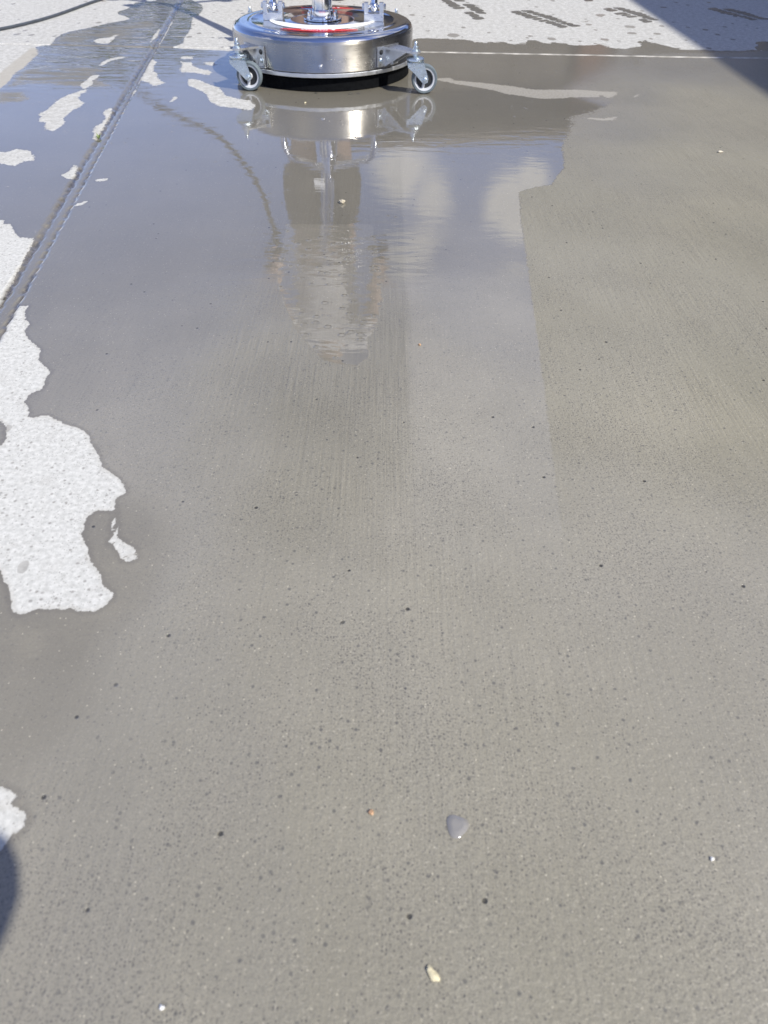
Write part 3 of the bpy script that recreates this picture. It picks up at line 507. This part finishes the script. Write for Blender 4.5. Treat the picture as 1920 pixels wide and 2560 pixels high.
caster(-.212,-.236,R(-8)); caster(.262,-.250,R(4)); caster(-.245,.236,R(40)); caster(.212,.232,R(150))
# warning stickers on the lid: white and red crescents
def crescent(r0,r1,a0,a1,z,taper=1.,n=40):
    bm=B(); prev=None
    for i in range(n+1):
        t=i/n; a=a0+(a1-a0)*t; s=(1-abs(2*t-1)**3*taper)
        ri=r1-(r1-r0)*max(s,.02)
        cur=[bm.verts.new((ri*cos(a),ri*sin(a),z)),bm.verts.new((r1*cos(a),r1*sin(a),z)),bm.verts.new((r1*cos(a),r1*sin(a),z-.0006)),bm.verts.new((ri*cos(a),ri*sin(a),z-.0006))]
        if prev:
            for k in range(4): bm.faces.new((prev[k],cur[k],cur[(k+1)%4],prev[(k+1)%4]))
        prev=cur
    bmesh.ops.recalc_face_normals(bm,faces=bm.faces); return bm
white=obj('sticker',crescent(.100,.152,R(-90-80),R(-90+80),.1288,.9),'label_white',sc,smooth=False)
redf=obj('warning_stripe',crescent(.1522,.180,R(-90-36),R(-90+36),.1284,1.),'label_red',sc,smooth=False)
redb=obj('warning_stripe',crescent(.176,.1955,R(90-24),R(90+24),.1284,1.),'label_red',sc,smooth=False)
def ringtext(txt,r,amid,size,z,outward,parent):
    fc=bpy.data.curves.new('lettering','FONT'); fc.body=txt; fc.size=size; fc.align_x='CENTER'; fc.align_y='CENTER'; fc.extrude=.0001; fc.resolution_u=3
    to=bpy.data.objects.new('lettering',fc); COL.objects.link(to)
    me=bpy.data.meshes.new_from_object(to.evaluated_get(bpy.context.evaluated_depsgraph_get())); bpy.data.objects.remove(to)
    for v in me.vertices:
        x,y=v.co.x,v.co.y
        # outward=+1 : letter tops point away from the centre
        a=amid-outward*x/r; rr=r+outward*y
        v.co=(rr*cos(a),rr*sin(a),z+v.co.z)
    me.materials.clear(); me.materials.append(MATS['label_white'])
    o=bpy.data.objects.new('lettering',me); COL.objects.link(o); o.parent=parent; return o
ringtext('\u25b2 DANGER',.163,R(-90),.0185,.1289,1,redf)
ringtext('\u25b2 DANGER \u25b2',.186,R(90),.0125,.1289,-1 if 0 else 1,redb)
# centre swivel tube
bm=B(); lathe(bm,[(.0,.1285),(.0535,.1285),(.0545,.1295),(.0545,.1315),(.0535,.1325),(.034,.1325),(.034,.1345),(.0305,.136),(.0305,.150),(.0285,.152),(.0285,.236),(.0265,.240),(.022,.242),(.022,.262),(.016,.266),(.016,.285),(0,.285)],56)
hub=obj('swivel_hub',bm,'chrome',sc)
for a in (-25,25,155,205): bolt(hub,(.041*cos(R(a)),.041*sin(R(a)),.1325),(0,0,1),.0045,.012,'bolt','chrome')
# clevises carrying the yoke
YB=[]
for s in (-1,1):
    x=s*.1430+.004; y=-.012
    bm=B(); box(bm,(x,y,.1365),(.055,.036,.0175),None,.001)
    for q in (-1,1): box(bm,(x+q*.0215,y+.002,.1575),(.0120,.022,.0250),None,.001)
    cl=obj('clevis',bm,'aluminium',sc,smooth=False)
    bm=B(); cyl(bm,(x-.034,y+.002,.160),(x+.034,y+.002,.160),.004,14)
    for q in (-1,1): lathe(bm,[(0,0),(.0075,0),(.0075,.004),(.006,.005),(0,.005)],6,(x+q*.0285,y+.002,.160),(q,0,0))
    obj('pivot_pin',bm,'chrome',cl)
    bm=B(); lathe(bm,[(.0001,-.0135),(.006,-.0120),(.0105,-.0085),(.0135,0),(.0105,.0085),(.006,.012),(.0001,.0135)],24,(x,y+.002,.160))
    obj('tube_end',bm,'chrome',cl)
    YB.append(Vector((x,y+.002,.164)))
J=Vector((-.024,.155,.330)); TOP=Vector((-.085,.585,.815))
for s,p in zip((-1,1),YB):
    bm=B(); tube(bm,spline([p,p+Vector((0,.012,.045)),p+Vector((-s*.022,.045,.095)),p.lerp(J,.68)+Vector((0,0,.022)),J],10),.0105,18)
    obj('yoke_tube',bm,'chrome',sc)
bm=B(); tube(bm,[J-(TOP-J)*.02,J.lerp(TOP,.5),TOP],.0165,22); obj('handle_pole',bm,'chrome',sc)
bm=B(); tube(bm,spline([TOP+Vector((-.27,.115,.032)),TOP+Vector((-.16,.062,.028)),TOP+Vector((-.05,.010,.012)),TOP,TOP+Vector((.05,.010,.012)),TOP+Vector((.16,.062,.028)),TOP+Vector((.27,.115,.032))],8),.0135,18); hb=obj('handlebar',bm,'chrome',sc)
for s in (-1,1):
    bm=B(); a=TOP+Vector((s*.185,.075,.029)); tube(bm,[a,TOP+Vector((s*.275,.118,.032))],.0175,18); obj('grip',bm,'black_rubber',hb)
# inlet pipe and pressure line up the pole
bm=B(); tube(bm,spline([(0,0,.270),(0,.012,.315),(-.004,.075,.345),J+Vector((.018,.03,.055)),J.lerp(TOP,.5)+Vector((.022,-.004,.02)),TOP+Vector((-.02,-.025,.0))],10),.0075,12); obj('inlet_pipe',bm,'chrome',sc)
bm=B(); 
vs=box(bm,(0,0,0),(.036,.002,.055),None,.0003)
pp=J.lerp(TOP,.10)+Vector((-.02,-.02,.012)); bmesh.ops.rotate(bm,cent=(0,0,0),matrix=Matrix.Rotation(R(-40),3,'X'),verts=bm.verts); bmesh.ops.translate(bm,vec=pp,verts=bm.verts); obj('hang_tag',bm,'label_white',sc,smooth=False)
# trigger gun hanging on the handlebar
G=TOP+Vector((-.155,-.03,.0))
bm=B(); tube(bm,[G,G+Vector((-.03,.0,-.02)),G+Vector((-.05,.01,-.10))],[.016,.018,.014],14); cyl(bm,G+Vector((0,0,0)),TOP+Vector((-.02,-.02,.0)),.009,14); obj('trigger_gun',bm,'black_rubber',sc)
# pressure hose: on the slab at far left, looping up to the gun
gw=Vector((CX,CY,0))+G+Vector((-.05,.01,-.10))
hp=[(-2.6,1.6,.006),(-2.0,2.25,.006),(-1.372,2.966,.006),(-1.2,3.635,.006),(-1.02,4.25,.006),(-1.08,4.75,.03),(-1.42,4.72,.16),(-1.42,4.25,.35),(-1.18,3.9,.435),(-.984,3.7,.46),(-.764,3.5,.49),(-.575,3.25,.60),tuple(gw)]
bm=B(); hs=spline(hp,14); tube(bm,hs,[.0046+.0050*min(1,max(0,(i-70)/25)) for i in range(len(hs))],12); tag(obj('pressure_hose',bm,'hose_rubber'),'long thin dark grey hose running over the dry concrete at far left','hose')

# ---------------------------------------------------------------- small things on the slab
LB={0:'small orange pebble on the drained strip right of the puddle middle',1:'tiny orange stone on the grey concrete near the bottom',2:'yellow elongated seed lying near the bottom edge',3:'tan lump of grit standing in the puddle on the operator reflection',4:'tiny white grain near the bottom left corner',5:'tiny bright white grain near the right edge low down',6:'small yellow leaf chip just in front of the cleaner skirt',7:'pale oval pebble on the olive wet concrete at upper right'}
for i,(p,s,c) in enumerate(PEB):
    bm=B(); s*=.8; bmesh.ops.create_icosphere(bm,subdivisions=3,radius=s); rr=random.Random(i)
    el=(1.9,.9,.5) if i in(2,6) else ((1.5,1,.5) if i==7 else (1.15,1,.8))
    ph=[rr.random()*6 for _ in range(6)]
    for v in bm.verts:
        n=v.co.normalized(); f=1+.22*sin(n.x*3+ph[0])*sin(n.y*3+ph[1])+.12*sin(n.z*6+ph[2]+n.x*5)
        v.co=Vector((v.co.x*el[0],v.co.y*el[1],v.co.z*el[2]))*f
    bmesh.ops.rotate(bm,cent=(0,0,0),matrix=Matrix.Rotation({2:-.95}.get(i,rr.random()*3),3,'Z'),verts=bm.verts)
    o=obj('seed' if i==2 else ('leaf_chip' if i==6 else 'pebble'),bm,'stone_'+c,loc=(p[0],p[1],s*el[2]*.8)); tag(o,LB[i],'seed' if i==2 else ('leaf' if i==6 else 'pebble'))
BL=['water bubble under the front of the black skirt, left of the other two','water bubble at the skirt foot, middle of three','water bubble at the skirt foot, nearest the right caster']
m,N,b=newmat('bubble_film'); b.inputs['Base Color'].default_value=(.95,.96,.97,1); b.inputs['Transmission Weight'].default_value=1; b.inputs['IOR'].default_value=1.33; b.inputs['Roughness'].default_value=.0
for i,(p,q) in enumerate(zip(BUB,(.0032,.0045,.0036))):
    bm=B(); lathe(bm,[(q*cos(k*pi/16),q*sin(k*pi/16)) for k in range(9)],20)
    tag(obj('water_bubble',bm,'bubble_film',loc=(p[0],p[1],.0003)),BL[i],'bubble','bubbles at the foot of the skirt')
# sprout in the joint
sp=thing('weed_sprout','tiny green weed sprouting from the joint in the puddle at upper left','weed',(SPROUT[0][0],SPROUT[0][1],-.004))
for k in range(6):
    a=k*1.1; bm=B(); h=.006+.003*(k%3); q=Vector((cos(a)*.008,sin(a)*.008,h)); sd=Vector((-sin(a),cos(a),0))*.0020
    v=[bm.verts.new(x) for x in (Vector((0,0,0)),q*.55+sd,q,q*.55-sd)]; bm.faces.new(v)
    bmesh.ops.solidify(bm,geom=bm.faces[:],thickness=.0005); obj('leaf',bm,'sprout_green',sp)
# wet boot prints on the dry strip
FL=['wet boot print on the dry strip directly right of the steel cleaner','wet boot print with dense tread, second from the cleaner, nearest the joint','wet boot print at the edge of the shadow, half lit','wet boot print in the shadow at far upper right','wet boot print cut by the top edge of the picture']
for i,(a,b_) in enumerate(FOOT):
    a=Vector(a+[0]) if isinstance(a,list) else Vector((a[0],a[1],0)); b_=Vector((b_[0],b_[1],0)); ax=(b_-a); L=ax.length; ang=math.atan2(ax.y,ax.x)
    bm=B(); rr=random.Random(20+i); n=9
    wd=min(.125,.40*L+.03)
    for k in range(n):
        t=(k+.5)/n; half=wd*.5*(.62+.38*abs(math.sin(t*pi*.9+.9)))*(1 if t>.3 else .85)
        for s in (-1,1):
            if rr.random()<.10: continue
            w=half*(.78+.2*rr.random()); cxx=(t-.5)*L; cyy=s*(half*.5+.002); ln=L/n*.40*(.8+.4*rr.random())
            pts=[]
            for q in range(14):
                th=2*pi*q/14; ex=abs(cos(th))**.6*(1 if cos(th)>=0 else -1); ey=abs(sin(th))**.6*(1 if sin(th)>=0 else -1)
                pts.append((cxx+ex*ln*(1+.2*rr.random())+ey*.006*s,cyy+ey*w*.47*(1+.12*rr.random())))
            prism(bm,pts,0,.0006)
    bmesh.ops.recalc_face_normals(bm,faces=bm.faces)
    mid=(a+b_)/2; o=obj('boot_print',bm,'wet_print',loc=(mid.x,mid.y,.0006),smooth=False); o.rotation_euler=(0,0,ang); tag(o,FL[i],'boot print','wet boot prints on the dry strip')
# single water drop
bm=B(); lathe(bm,[(0,.0016),(.004,.0015),(.0065,.0009),(.0078,0.0001)],28); 
m,N,b=newmat('water'); b.inputs['Base Color'].default_value=(.29,.28,.265,1); b.inputs['Transmission Weight'].default_value=.15; b.inputs['Coat Weight'].default_value=1; b.inputs['IOR'].default_value=1.33; b.inputs['Roughness'].default_value=.08
for v in bm.verts: f=1+.12*sin(3*math.atan2(v.co.y,v.co.x)+1); v.co.x*=f; v.co.y*=f*1.05
o=obj('water_drop',bm,'water',loc=(DROPLET[0][0],DROPLET[0][1],.0004)); tag(o,'single flat water drop on the speckled concrete near the bottom','water drop')

# ---------------------------------------------------------------- people
def skinned(name,nodes,edges,mat,parent=None,sub=2,extra=None):
    me=bpy.data.meshes.new(name); keys=list(nodes); ix={k:i for i,k in enumerate(keys)}
    me.from_pydata([nodes[k][0] for k in keys],[(ix[a],ix[b]) for a,b in edges],[])
    o=bpy.data.objects.new(name,me); COL.objects.link(o)
    sm=o.modifiers.new('s','SKIN'); o.modifiers.new('u','SUBSURF').levels=sub; o.modifiers['u'].render_levels=sub
    if not me.skin_vertices: me.attributes.new
    for i,k in enumerate(keys):
        r=nodes[k][1]; r=(r,r) if not isinstance(r,tuple) else r
        me.skin_vertices[0].data[i].radius=r; me.skin_vertices[0].data[i].use_root=(i==0)
    sm.use_smooth_shade=True
    dg=bpy.context.evaluated_depsgraph_get(); dg.update()
    m2=bpy.data.meshes.new_from_object(o.evaluated_get(dg)); bpy.data.objects.remove(o)
    if extra:
        bm=B(); bm.from_mesh(m2); extra(bm); bm.to_mesh(m2); bm.free()
    m2.materials.clear(); m2.materials.append(MATS[mat])
    m2.polygons.foreach_set('use_smooth',[True]*len(m2.polygons))
    n=bpy.data.objects.new(name,m2); COL.objects.link(n)
    if parent: n.parent=parent
    return n
def head_mesh(bm0,c,yaw,pitch,s=1.):
    "skull with brow, nose, mouth, chin and ears joined into the body mesh; looks along +y before rotation"
    bm=B(); r=bmesh.ops.create_icosphere(bm,subdivisions=4,radius=1); vs=r['verts']
    for v in vs:
        x,y,z=v.co; X=x*.075; Y_=y*.095; Z_=z*.115
        if z<0: X*=1-.32*(-z)**1.3; Y_=Y_*(1-.22*(-z)) + .012*(-z)*(1 if y>0 else -.6)
        if y>.3:
            n=math.exp(-((x/.16)**2+((z+.18)/.20)**2)); Y_+=.026*n*(y-.3)/.7
            e=sum(math.exp(-(((x-q)/.16)**2+((z-.06)/.11)**2)) for q in(-.42,.42)); Y_-=.010*e
            Y_+=.006*math.exp(-((z-.27)/.10)**2)*(abs(x)<.7)
            Y_+=.007*math.exp(-((x/.28)**2+((z+.52)/.07)**2)); Y_-=.004*math.exp(-((x/.3)**2+((z+.55)/.02)**2))
            Y_+=.010*math.exp(-((x/.3)**2+((z+.85)/.14)**2))
        v.co=(X*s,Y_*s,Z_*s)
    for q in (-1,1):
        e=bmesh.ops.create_icosphere(bm,subdivisions=2,radius=1)['verts']
        e=list(e)
        for v in e: v.co=Vector((v.co.x*.010+q*.075,v.co.y*.018-.005,v.co.z*.030-.008))*s
    rot=Matrix.Rotation(yaw,3,'Z')@Matrix.Rotation(pitch,3,'X')
    bmesh.ops.rotate(bm,cent=(0,0,0),matrix=rot,verts=bm.verts); bmesh.ops.translate(bm,vec=c,verts=bm.verts)
    t=bpy.data.meshes.new('t'); bm.to_mesh(t); bm.free(); bm0.from_mesh(t); bpy.data.meshes.remove(t)
def add_eyes(root,c,yaw,pitch):
    rot=Matrix.Rotation(yaw,3,'Z')@Matrix.Rotation(pitch,3,'X')
    for q in(-1,1):
        bm=B(); bmesh.ops.create_uvsphere(bm,u_segments=16,v_segments=10,radius=.012); p=rot@Vector((q*.031,.076,.006))+Vector(c)
        e=obj('eye',bm,'eye_white',root,loc=p)
        bm=B(); bmesh.ops.create_uvsphere(bm,u_segments=12,v_segments=8,radius=.0062); obj('iris',bm,'eye_dark',e,loc=rot@Vector((0,.0085,0)))
def add_hair(root,c,yaw,pitch,mat='hair_brown'):
    bm=B(); vs=bmesh.ops.create_icosphere(bm,subdivisions=4,radius=1)['verts']
    rm=[v for v in vs if v.co.z<(.36 if v.co.y>.15 else -.25) ]
    bmesh.ops.delete(bm,geom=rm,context='VERTS')
    for v in bm.verts:
        n=v.co.copy(); f=1+.03*sin(n.x*23)*sin(n.y*19+1)+.02*sin(n.z*31)
        v.co=Vector((n.x*.083,n.y*.101-.004,n.z*.124))*f
    rot=Matrix.Rotation(yaw,3,'Z')@Matrix.Rotation(pitch,3,'X')
    bmesh.ops.rotate(bm,cent=(0,0,0),matrix=rot,verts=bm.verts); bmesh.ops.translate(bm,vec=c,verts=bm.verts)
    obj('hair',bm,mat,root)
def hand(nodes,edges,wr,wk,d,curl,side):
    "palm and five fingers from wrist wr; d = direction of palm, curl = direction fingers bend to"
    d=Vector(d).normalized(); cv=Vector(curl).normalized(); sd=d.cross(cv).normalized()*side; w=Vector(wr)
    pm=w+d*.045; nodes[wk+'p']=(pm,(.026,.015)); edges.append((wk,wk+'p'))
    for f,(o,l) in enumerate(((-.026,.066),(-.009,.076),(.009,.072),(.026,.058))):
        k=wk+'f%d'%f; b0=w+d*.082+sd*o; b1=b0+(d*.55+cv*.8).normalized()*l*.45; b2=b1+(d*-.2+cv*1).normalized()*l*.33; b3=b2+(d*-.8+cv*.5).normalized()*l*.25
        for j,(p,r) in enumerate(((b0,.0098),(b1,.009),(b2,.0083),(b3,.007))): nodes[k+str(j)]=(p,r)
        edges+= [(wk+'p',k+'0'),(k+'0',k+'1'),(k+'1',k+'2'),(k+'2',k+'3')]
    t0=w+d*.03-sd*.034; t1=t0-sd*.018+d*.026+cv*.012; t2=t1+d*.022+cv*.020
    for j,(p,r) in enumerate(((t0,.012),(t1,.0105),(t2,.008))): nodes[wk+'t'+str(j)]=(p,r)
    edges+=[(wk+'p',wk+'t0'),(wk+'t0',wk+'t1'),(wk+'t1',wk+'t2')]
def person(label,J,yaw,pitch,cl,group=None,bare_legs=True):
    """J: joint dict in world space"""
    root=thing('person',label,'person',(J['pel'][0],J['pel'][1],0)); o=Vector(root.location)
    L={k:Vector(v)-o for k,v in J.items()}
    nd={};ed=[]
    def a(k,r): nd[k]=(L[k],r)
    a('pel',(.13,.10)); a('belly',(.125,.095)); a('chest',(.14,.10)); a('neckb',(.075,.07)); a('neck',(.052,.052)); a('headc',(.06,.06))
    ed+=[('pel','belly'),('belly','chest'),('chest','neckb'),('neckb','neck'),('neck','headc')]
    for s in 'LR':
        for k,r in (('sh',.058),('el',.042),('wr',.027),('hip',.090),('kn',.057),('an',.040),('heel',.036),('toe',.030)): a(k+s,r)
        nd['ua'+s]=(L['sh'+s].lerp(L['el'+s],.5),.050); nd['fa'+s]=(L['el'+s].lerp(L['wr'+s],.3),.043)
        nd['th'+s]=(L['hip'+s].lerp(L['kn'+s],.45),.082); nd['cf'+s]=(L['kn'+s].lerp(L['an'+s],.35),.058)
        ed+=[('neckb','sh'+s),('sh'+s,'ua'+s),('ua'+s,'el'+s),('el'+s,'fa'+s),('fa'+s,'wr'+s),('pel','hip'+s),('hip'+s,'th'+s),('th'+s,'kn'+s),('kn'+s,'cf'+s),('cf'+s,'an'+s),('an'+s,'heel'+s),('heel'+s,'toe'+s)]
        hand(nd,ed,L['wr'+s],'wr'+s,L['hd'+s],L['hc'+s],1 if s=='L' else -1)
    hc=L['headc']+Vector((0,0,.045))
    skinned('body',nd,ed,'skin_tan',root,2,lambda bm:head_mesh(bm,hc,yaw,pitch))
    add_eyes(root,hc,yaw,pitch); add_hair(root,hc,yaw,pitch)
    # shirt with short sleeves
    sn={};se=[]
    sn['belly']=(L['pel'].lerp(L['belly'],.35),(.175,.135)); sn['w']=(L['belly'],(.170,.128)); sn['chest']=(L['chest'],(.180,.130)); sn['nb']=(L['neckb']-Vector((0,0,.005)),(.105,.09))
    se+=[('belly','w'),('w','chest'),('chest','nb')]
    for s in 'LR':
        sn['s'+s]=(L['sh'+s],.080); sn['u'+s]=(L['sh'+s].lerp(L['el'+s],.55),.072); se+=[('nb','s'+s),('s'+s,'u'+s)]
    skinned('shirt',sn,se,cl[0],root,2)
    pn={'p':(L['pel']+Vector((0,0,.05)),(.172,.140)),'q':(L['pel']-Vector((0,0,.05)),(.168,.140))}; pe=[('p','q')]
    for s in 'LR':
        pn['h'+s]=(L['hip'+s],.128); pn['m'+s]=(L['hip'+s].lerp(L['kn'+s],.5),.118)
        e=.76 if bare_legs else 1.0; pn['k'+s]=(L['hip'+s].lerp(L['kn'+s],e),.108 if bare_legs else .080); pe+=[('q','h'+s),('h'+s,'m'+s),('m'+s,'k'+s)]
        if not bare_legs:
            pn['c'+s]=(L['kn'+s].lerp(L['an'+s],.4),.075); pn['a'+s]=(L['kn'+s].lerp(L['an'+s],.95),.062); pe+=[('k'+s,'c'+s),('c'+s,'a'+s)]
    skinned('shorts' if bare_legs else 'trousers',pn,pe,cl[1],root,2)
    for s in 'LR':
        d=(L['toe'+s]-L['heel'+s]); bn={'a':(L['an'+s]+Vector((0,0,.03)),.056),'b':(L['an'+s]-Vector((0,0,.02)),.056),'h':(L['heel'+s],.046),'m':(L['heel'+s].lerp(L['toe'+s],.5)+Vector((0,0,.004)),.047),'t':(L['toe'+s]+d*.12,.040)}
        skinned('boot',bn,[('a','b'),('b','h'),('h','m'),('m','t')],cl[2],root,2)
    return root
# operator behind the cleaner, hands on the handlebar
hx=CX+TOP.x; hy=CY+TOP.y; hz=TOP.z
op=dict(pel=(-.315,3.48,.94),belly=(-.31,3.46,1.09),chest=(-.305,3.42,1.30),neckb=(-.30,3.38,1.46),neck=(-.30,3.36,1.53),headc=(-.30,3.33,1.61),
 shL=(-.475,3.38,1.43),elL=(-.565,3.27,1.14),wrL=(hx-.235,hy+.175,hz+.065),shR=(-.125,3.38,1.43),elR=(-.03,3.27,1.14),wrR=(hx+.235,hy+.175,hz+.065),
 hipL=(-.40,3.50,.89),knL=(-.40,3.60,.50),anL=(-.41,3.82,.11),heelL=(-.41,3.84,.052),toeL=(-.42,3.70,.038),
 hipR=(-.23,3.50,.89),knR=(-.235,3.60,.50),anR=(-.225,3.80,.11),heelR=(-.225,3.82,.052),toeR=(-.215,3.68,.038),
 hdL=(.1,-.9,-.35),hcL=(0,-.25,-1),hdR=(-.1,-.9,-.35),hcR=(0,-.25,-1))
person('person in dark shorts and light grey t-shirt pushing the cleaner, mirrored in the puddle',op,pi,R(-28),('shirt_cloth','shorts_cloth','boot_leather'))
# photographer crouching behind the camera; only the shadow falls in the picture
ph=dict(pel=(.17,-.78,.36),belly=(.16,-.76,.50),chest=(.13,-.70,.70),neckb=(.11,-.66,.84),neck=(.105,-.64,.90),headc=(.09,-.60,.97),
 shL=(-.05,-.64,.81),elL=(-.16,-.44,.60),wrL=(-.10,-.24,.50),shR=(.24,-.52,.81),elR=(.176,-.203,.60),wrR=(.09,-.235,.50),
 hipL=(.08,-.76,.34),knL=(-.02,-.46,.50),anL=(0,-.64,.11),heelL=(0,-.66,.05),toeL=(-.02,-.49,.038),
 hipR=(.26,-.76,.34),knR=(.24,-.52,.50),anR=(.27,-.64,.11),heelR=(.27,-.66,.05),toeR=(.28,-.49,.038),
 hdL=(.3,1,0),hcL=(.3,.2,.5),hdR=(-.3,1,0),hcR=(-.3,.2,.5))
person('person in dark shirt and jeans crouching behind the viewpoint, shadow at lower left',ph,R(18),R(-12),('dark_cloth','jeans_cloth','boot_leather'),bare_legs=False)

# ---------------------------------------------------------------- buildings, seen only in the water and by their shadows
def wbox(name,c,s,mat,parent,bev=.004,rot=None):
    bm=B(); box(bm,c,s,rot,bev); return obj(name,bm,mat,parent,smooth=False)
def house(label,loc,rz,L,D,Hh,openings,wmat,over=.45,trim='white_trim'):
    "front wall on local y=0 facing -y, length L along +x, depth D, eave height Hh"
    t=thing('house',label,'house',loc,rz)
    wbox('wall',(L/2,D/2,Hh/2),(L,D,Hh),wmat,t,.01)
    # battens / siding courses stay in the wall's own pieces
    bm=B()
    a=[(-over,-over,Hh),(L+over,-over,Hh),(L+over,D+over,Hh),(-over,D+over,Hh)]; rz_=.18*D
    lo=[bm.verts.new(p) for p in a]; hi=[bm.verts.new((x,y,z+.14)) for x,y,z in a]; r1=bm.verts.new((D*.5,D/2,Hh+.14+rz_)); r2=bm.verts.new((L-D*.5,D/2,Hh+.14+rz_))
    bm.faces.new(lo[::-1])
    for i in range(4): j=(i+1)%4; bm.faces.new((lo[i],lo[j],hi[j],hi[i]))
    bm.faces.new((hi[0],hi[1],r2,r1)); bm.faces.new((hi[2],hi[3],r1,r2)); bm.faces.new((hi[1],hi[2],r2)); bm.faces.new((hi[3],hi[0],r1))
    rf=obj('roof',bm,'roof_shingle',t,smooth=False)
    wbox('gutter',(L/2,-over-.06,Hh+.09),(L+2*over,.11,.10),trim,rf,.02)
    for kind,x,wd,z0,z1 in openings:
        if kind=='window':
            f=wbox('window',(x,-.03,(z0+z1)/2),(wd,.055,z1-z0),trim,t,.01)
            for q in(-1,1): wbox('pane',(x+q*wd*.235,-.062,(z0+z1)/2),(wd*.40,.012,(z1-z0)*.84),'window_glass',f,.002)
        elif kind=='door':
            f=wbox('door',(x,-.03,(z0+z1)/2),(wd,.055,z1-z0),'brown_door',t,.01)
            wbox('handle',(x+wd*.4,-.08,z0+1.),(.03,.05,.12),'chrome',f,.005)
        elif kind=='pillar': wbox('pillar',(x,-.06,(z0+z1)/2),(wd,.12,z1-z0),'brown_door',t,.01)
        elif kind=='downspout':
            bm=B(); cyl(bm,(x,-.07,.05),(x,-.07,Hh),.045,14); obj('downspout',bm,'white_trim',t)
    return t
house('long low brown house behind the operator, seen only mirrored in the wet slab',(-.35,11.2,0),R(13),11,6,2.55,[('pillar',3.3,.42,.0,2.5),('downspout',3.78,0,0,0),('window',6,1.6,1.0,2.0),('door',8,.95,0,2.1),('window',9.6,1.2,1.0,2.0)],'wall_board',.3,'brown_trim')
EH=3.0; XE=1.135+(EH+.02)/math.tan(SEL)*sin(SAZ)
h2=house('rendered house along the right side, its eave casting the shadow at upper right',(XE+.56,9.0,0),R(-90),14,6,EH,[('window',3,1.6,1.0,2.1),('window',7,1.6,1.0,2.1),('door',10,1.,0,2.1)],'wall_render')

# ---------------------------------------------------------------- trees at far left, mirrored green in the puddle
def tree(loc,h,seed,label):
    t=thing('tree',label,'tree',loc); rr=random.Random(seed)
    bm=B(); tube(bm,spline([(0,0,-.1),(.05,.03,h*.25),(-.04,.05,h*.5),(.02,0,h*.8)],6),[.16*(1-i/24) for i in range(19)],12)
    ends=[]
    for k in range(9):
        a=k*2.4+rr.random(); z=h*(.3+.055*k); l=h*(.34-.02*k); e=Vector((cos(a)*l,sin(a)*l,z+l*.55)); s=Vector((0,0,z)); ends.append((e,l))
        tube(bm,[s,s.lerp(e,.5)+Vector((0,0,-.05)),e],[.06,.04,.015],8)
    obj('trunk',bm,'bark',t)
    bm=B()
    cl=[(e,.22*h) for e,l in ends]+[(Vector((0,0,h*.85)),.22*h),(Vector((.1*h,0,h*.7)),.22*h),(Vector((-.12*h,.1*h,h*.68)),.2*h)]
    for c,rad in cl:
        for _ in range(420):
            d=Vector((rr.gauss(0,1),rr.gauss(0,1),rr.gauss(0,1))).normalized()*rad*rr.random()**.4; d.z*=.75; p=c+d
            n=Vector((rr.gauss(0,1),rr.gauss(0,1),rr.gauss(0,1)+.8)).normalized(); q=n.orthogonal().normalized(); b2=n.cross(q); s=.05+.05*rr.random()
            v=[bm.verts.new(p+q*s*1.5),bm.verts.new(p+b2*s*.6),bm.verts.new(p-q*s*1.5),bm.verts.new(p-b2*s*.6)]; bm.faces.new(v)
    obj('crown',bm,'leaf',t,smooth=False)
tree((-5.3,20,0),3.3,3,'rounded green tree beyond the slab, left of the hose, mirrored in the puddle')
tree((-7.6,22,0),4.0,5,'taller spreading green tree at far left beyond the slab')
tree((-3.6,24,0),2.9,9,'small bushy green tree beyond the slab, nearest the house')
print('ground verts',nx*ny)
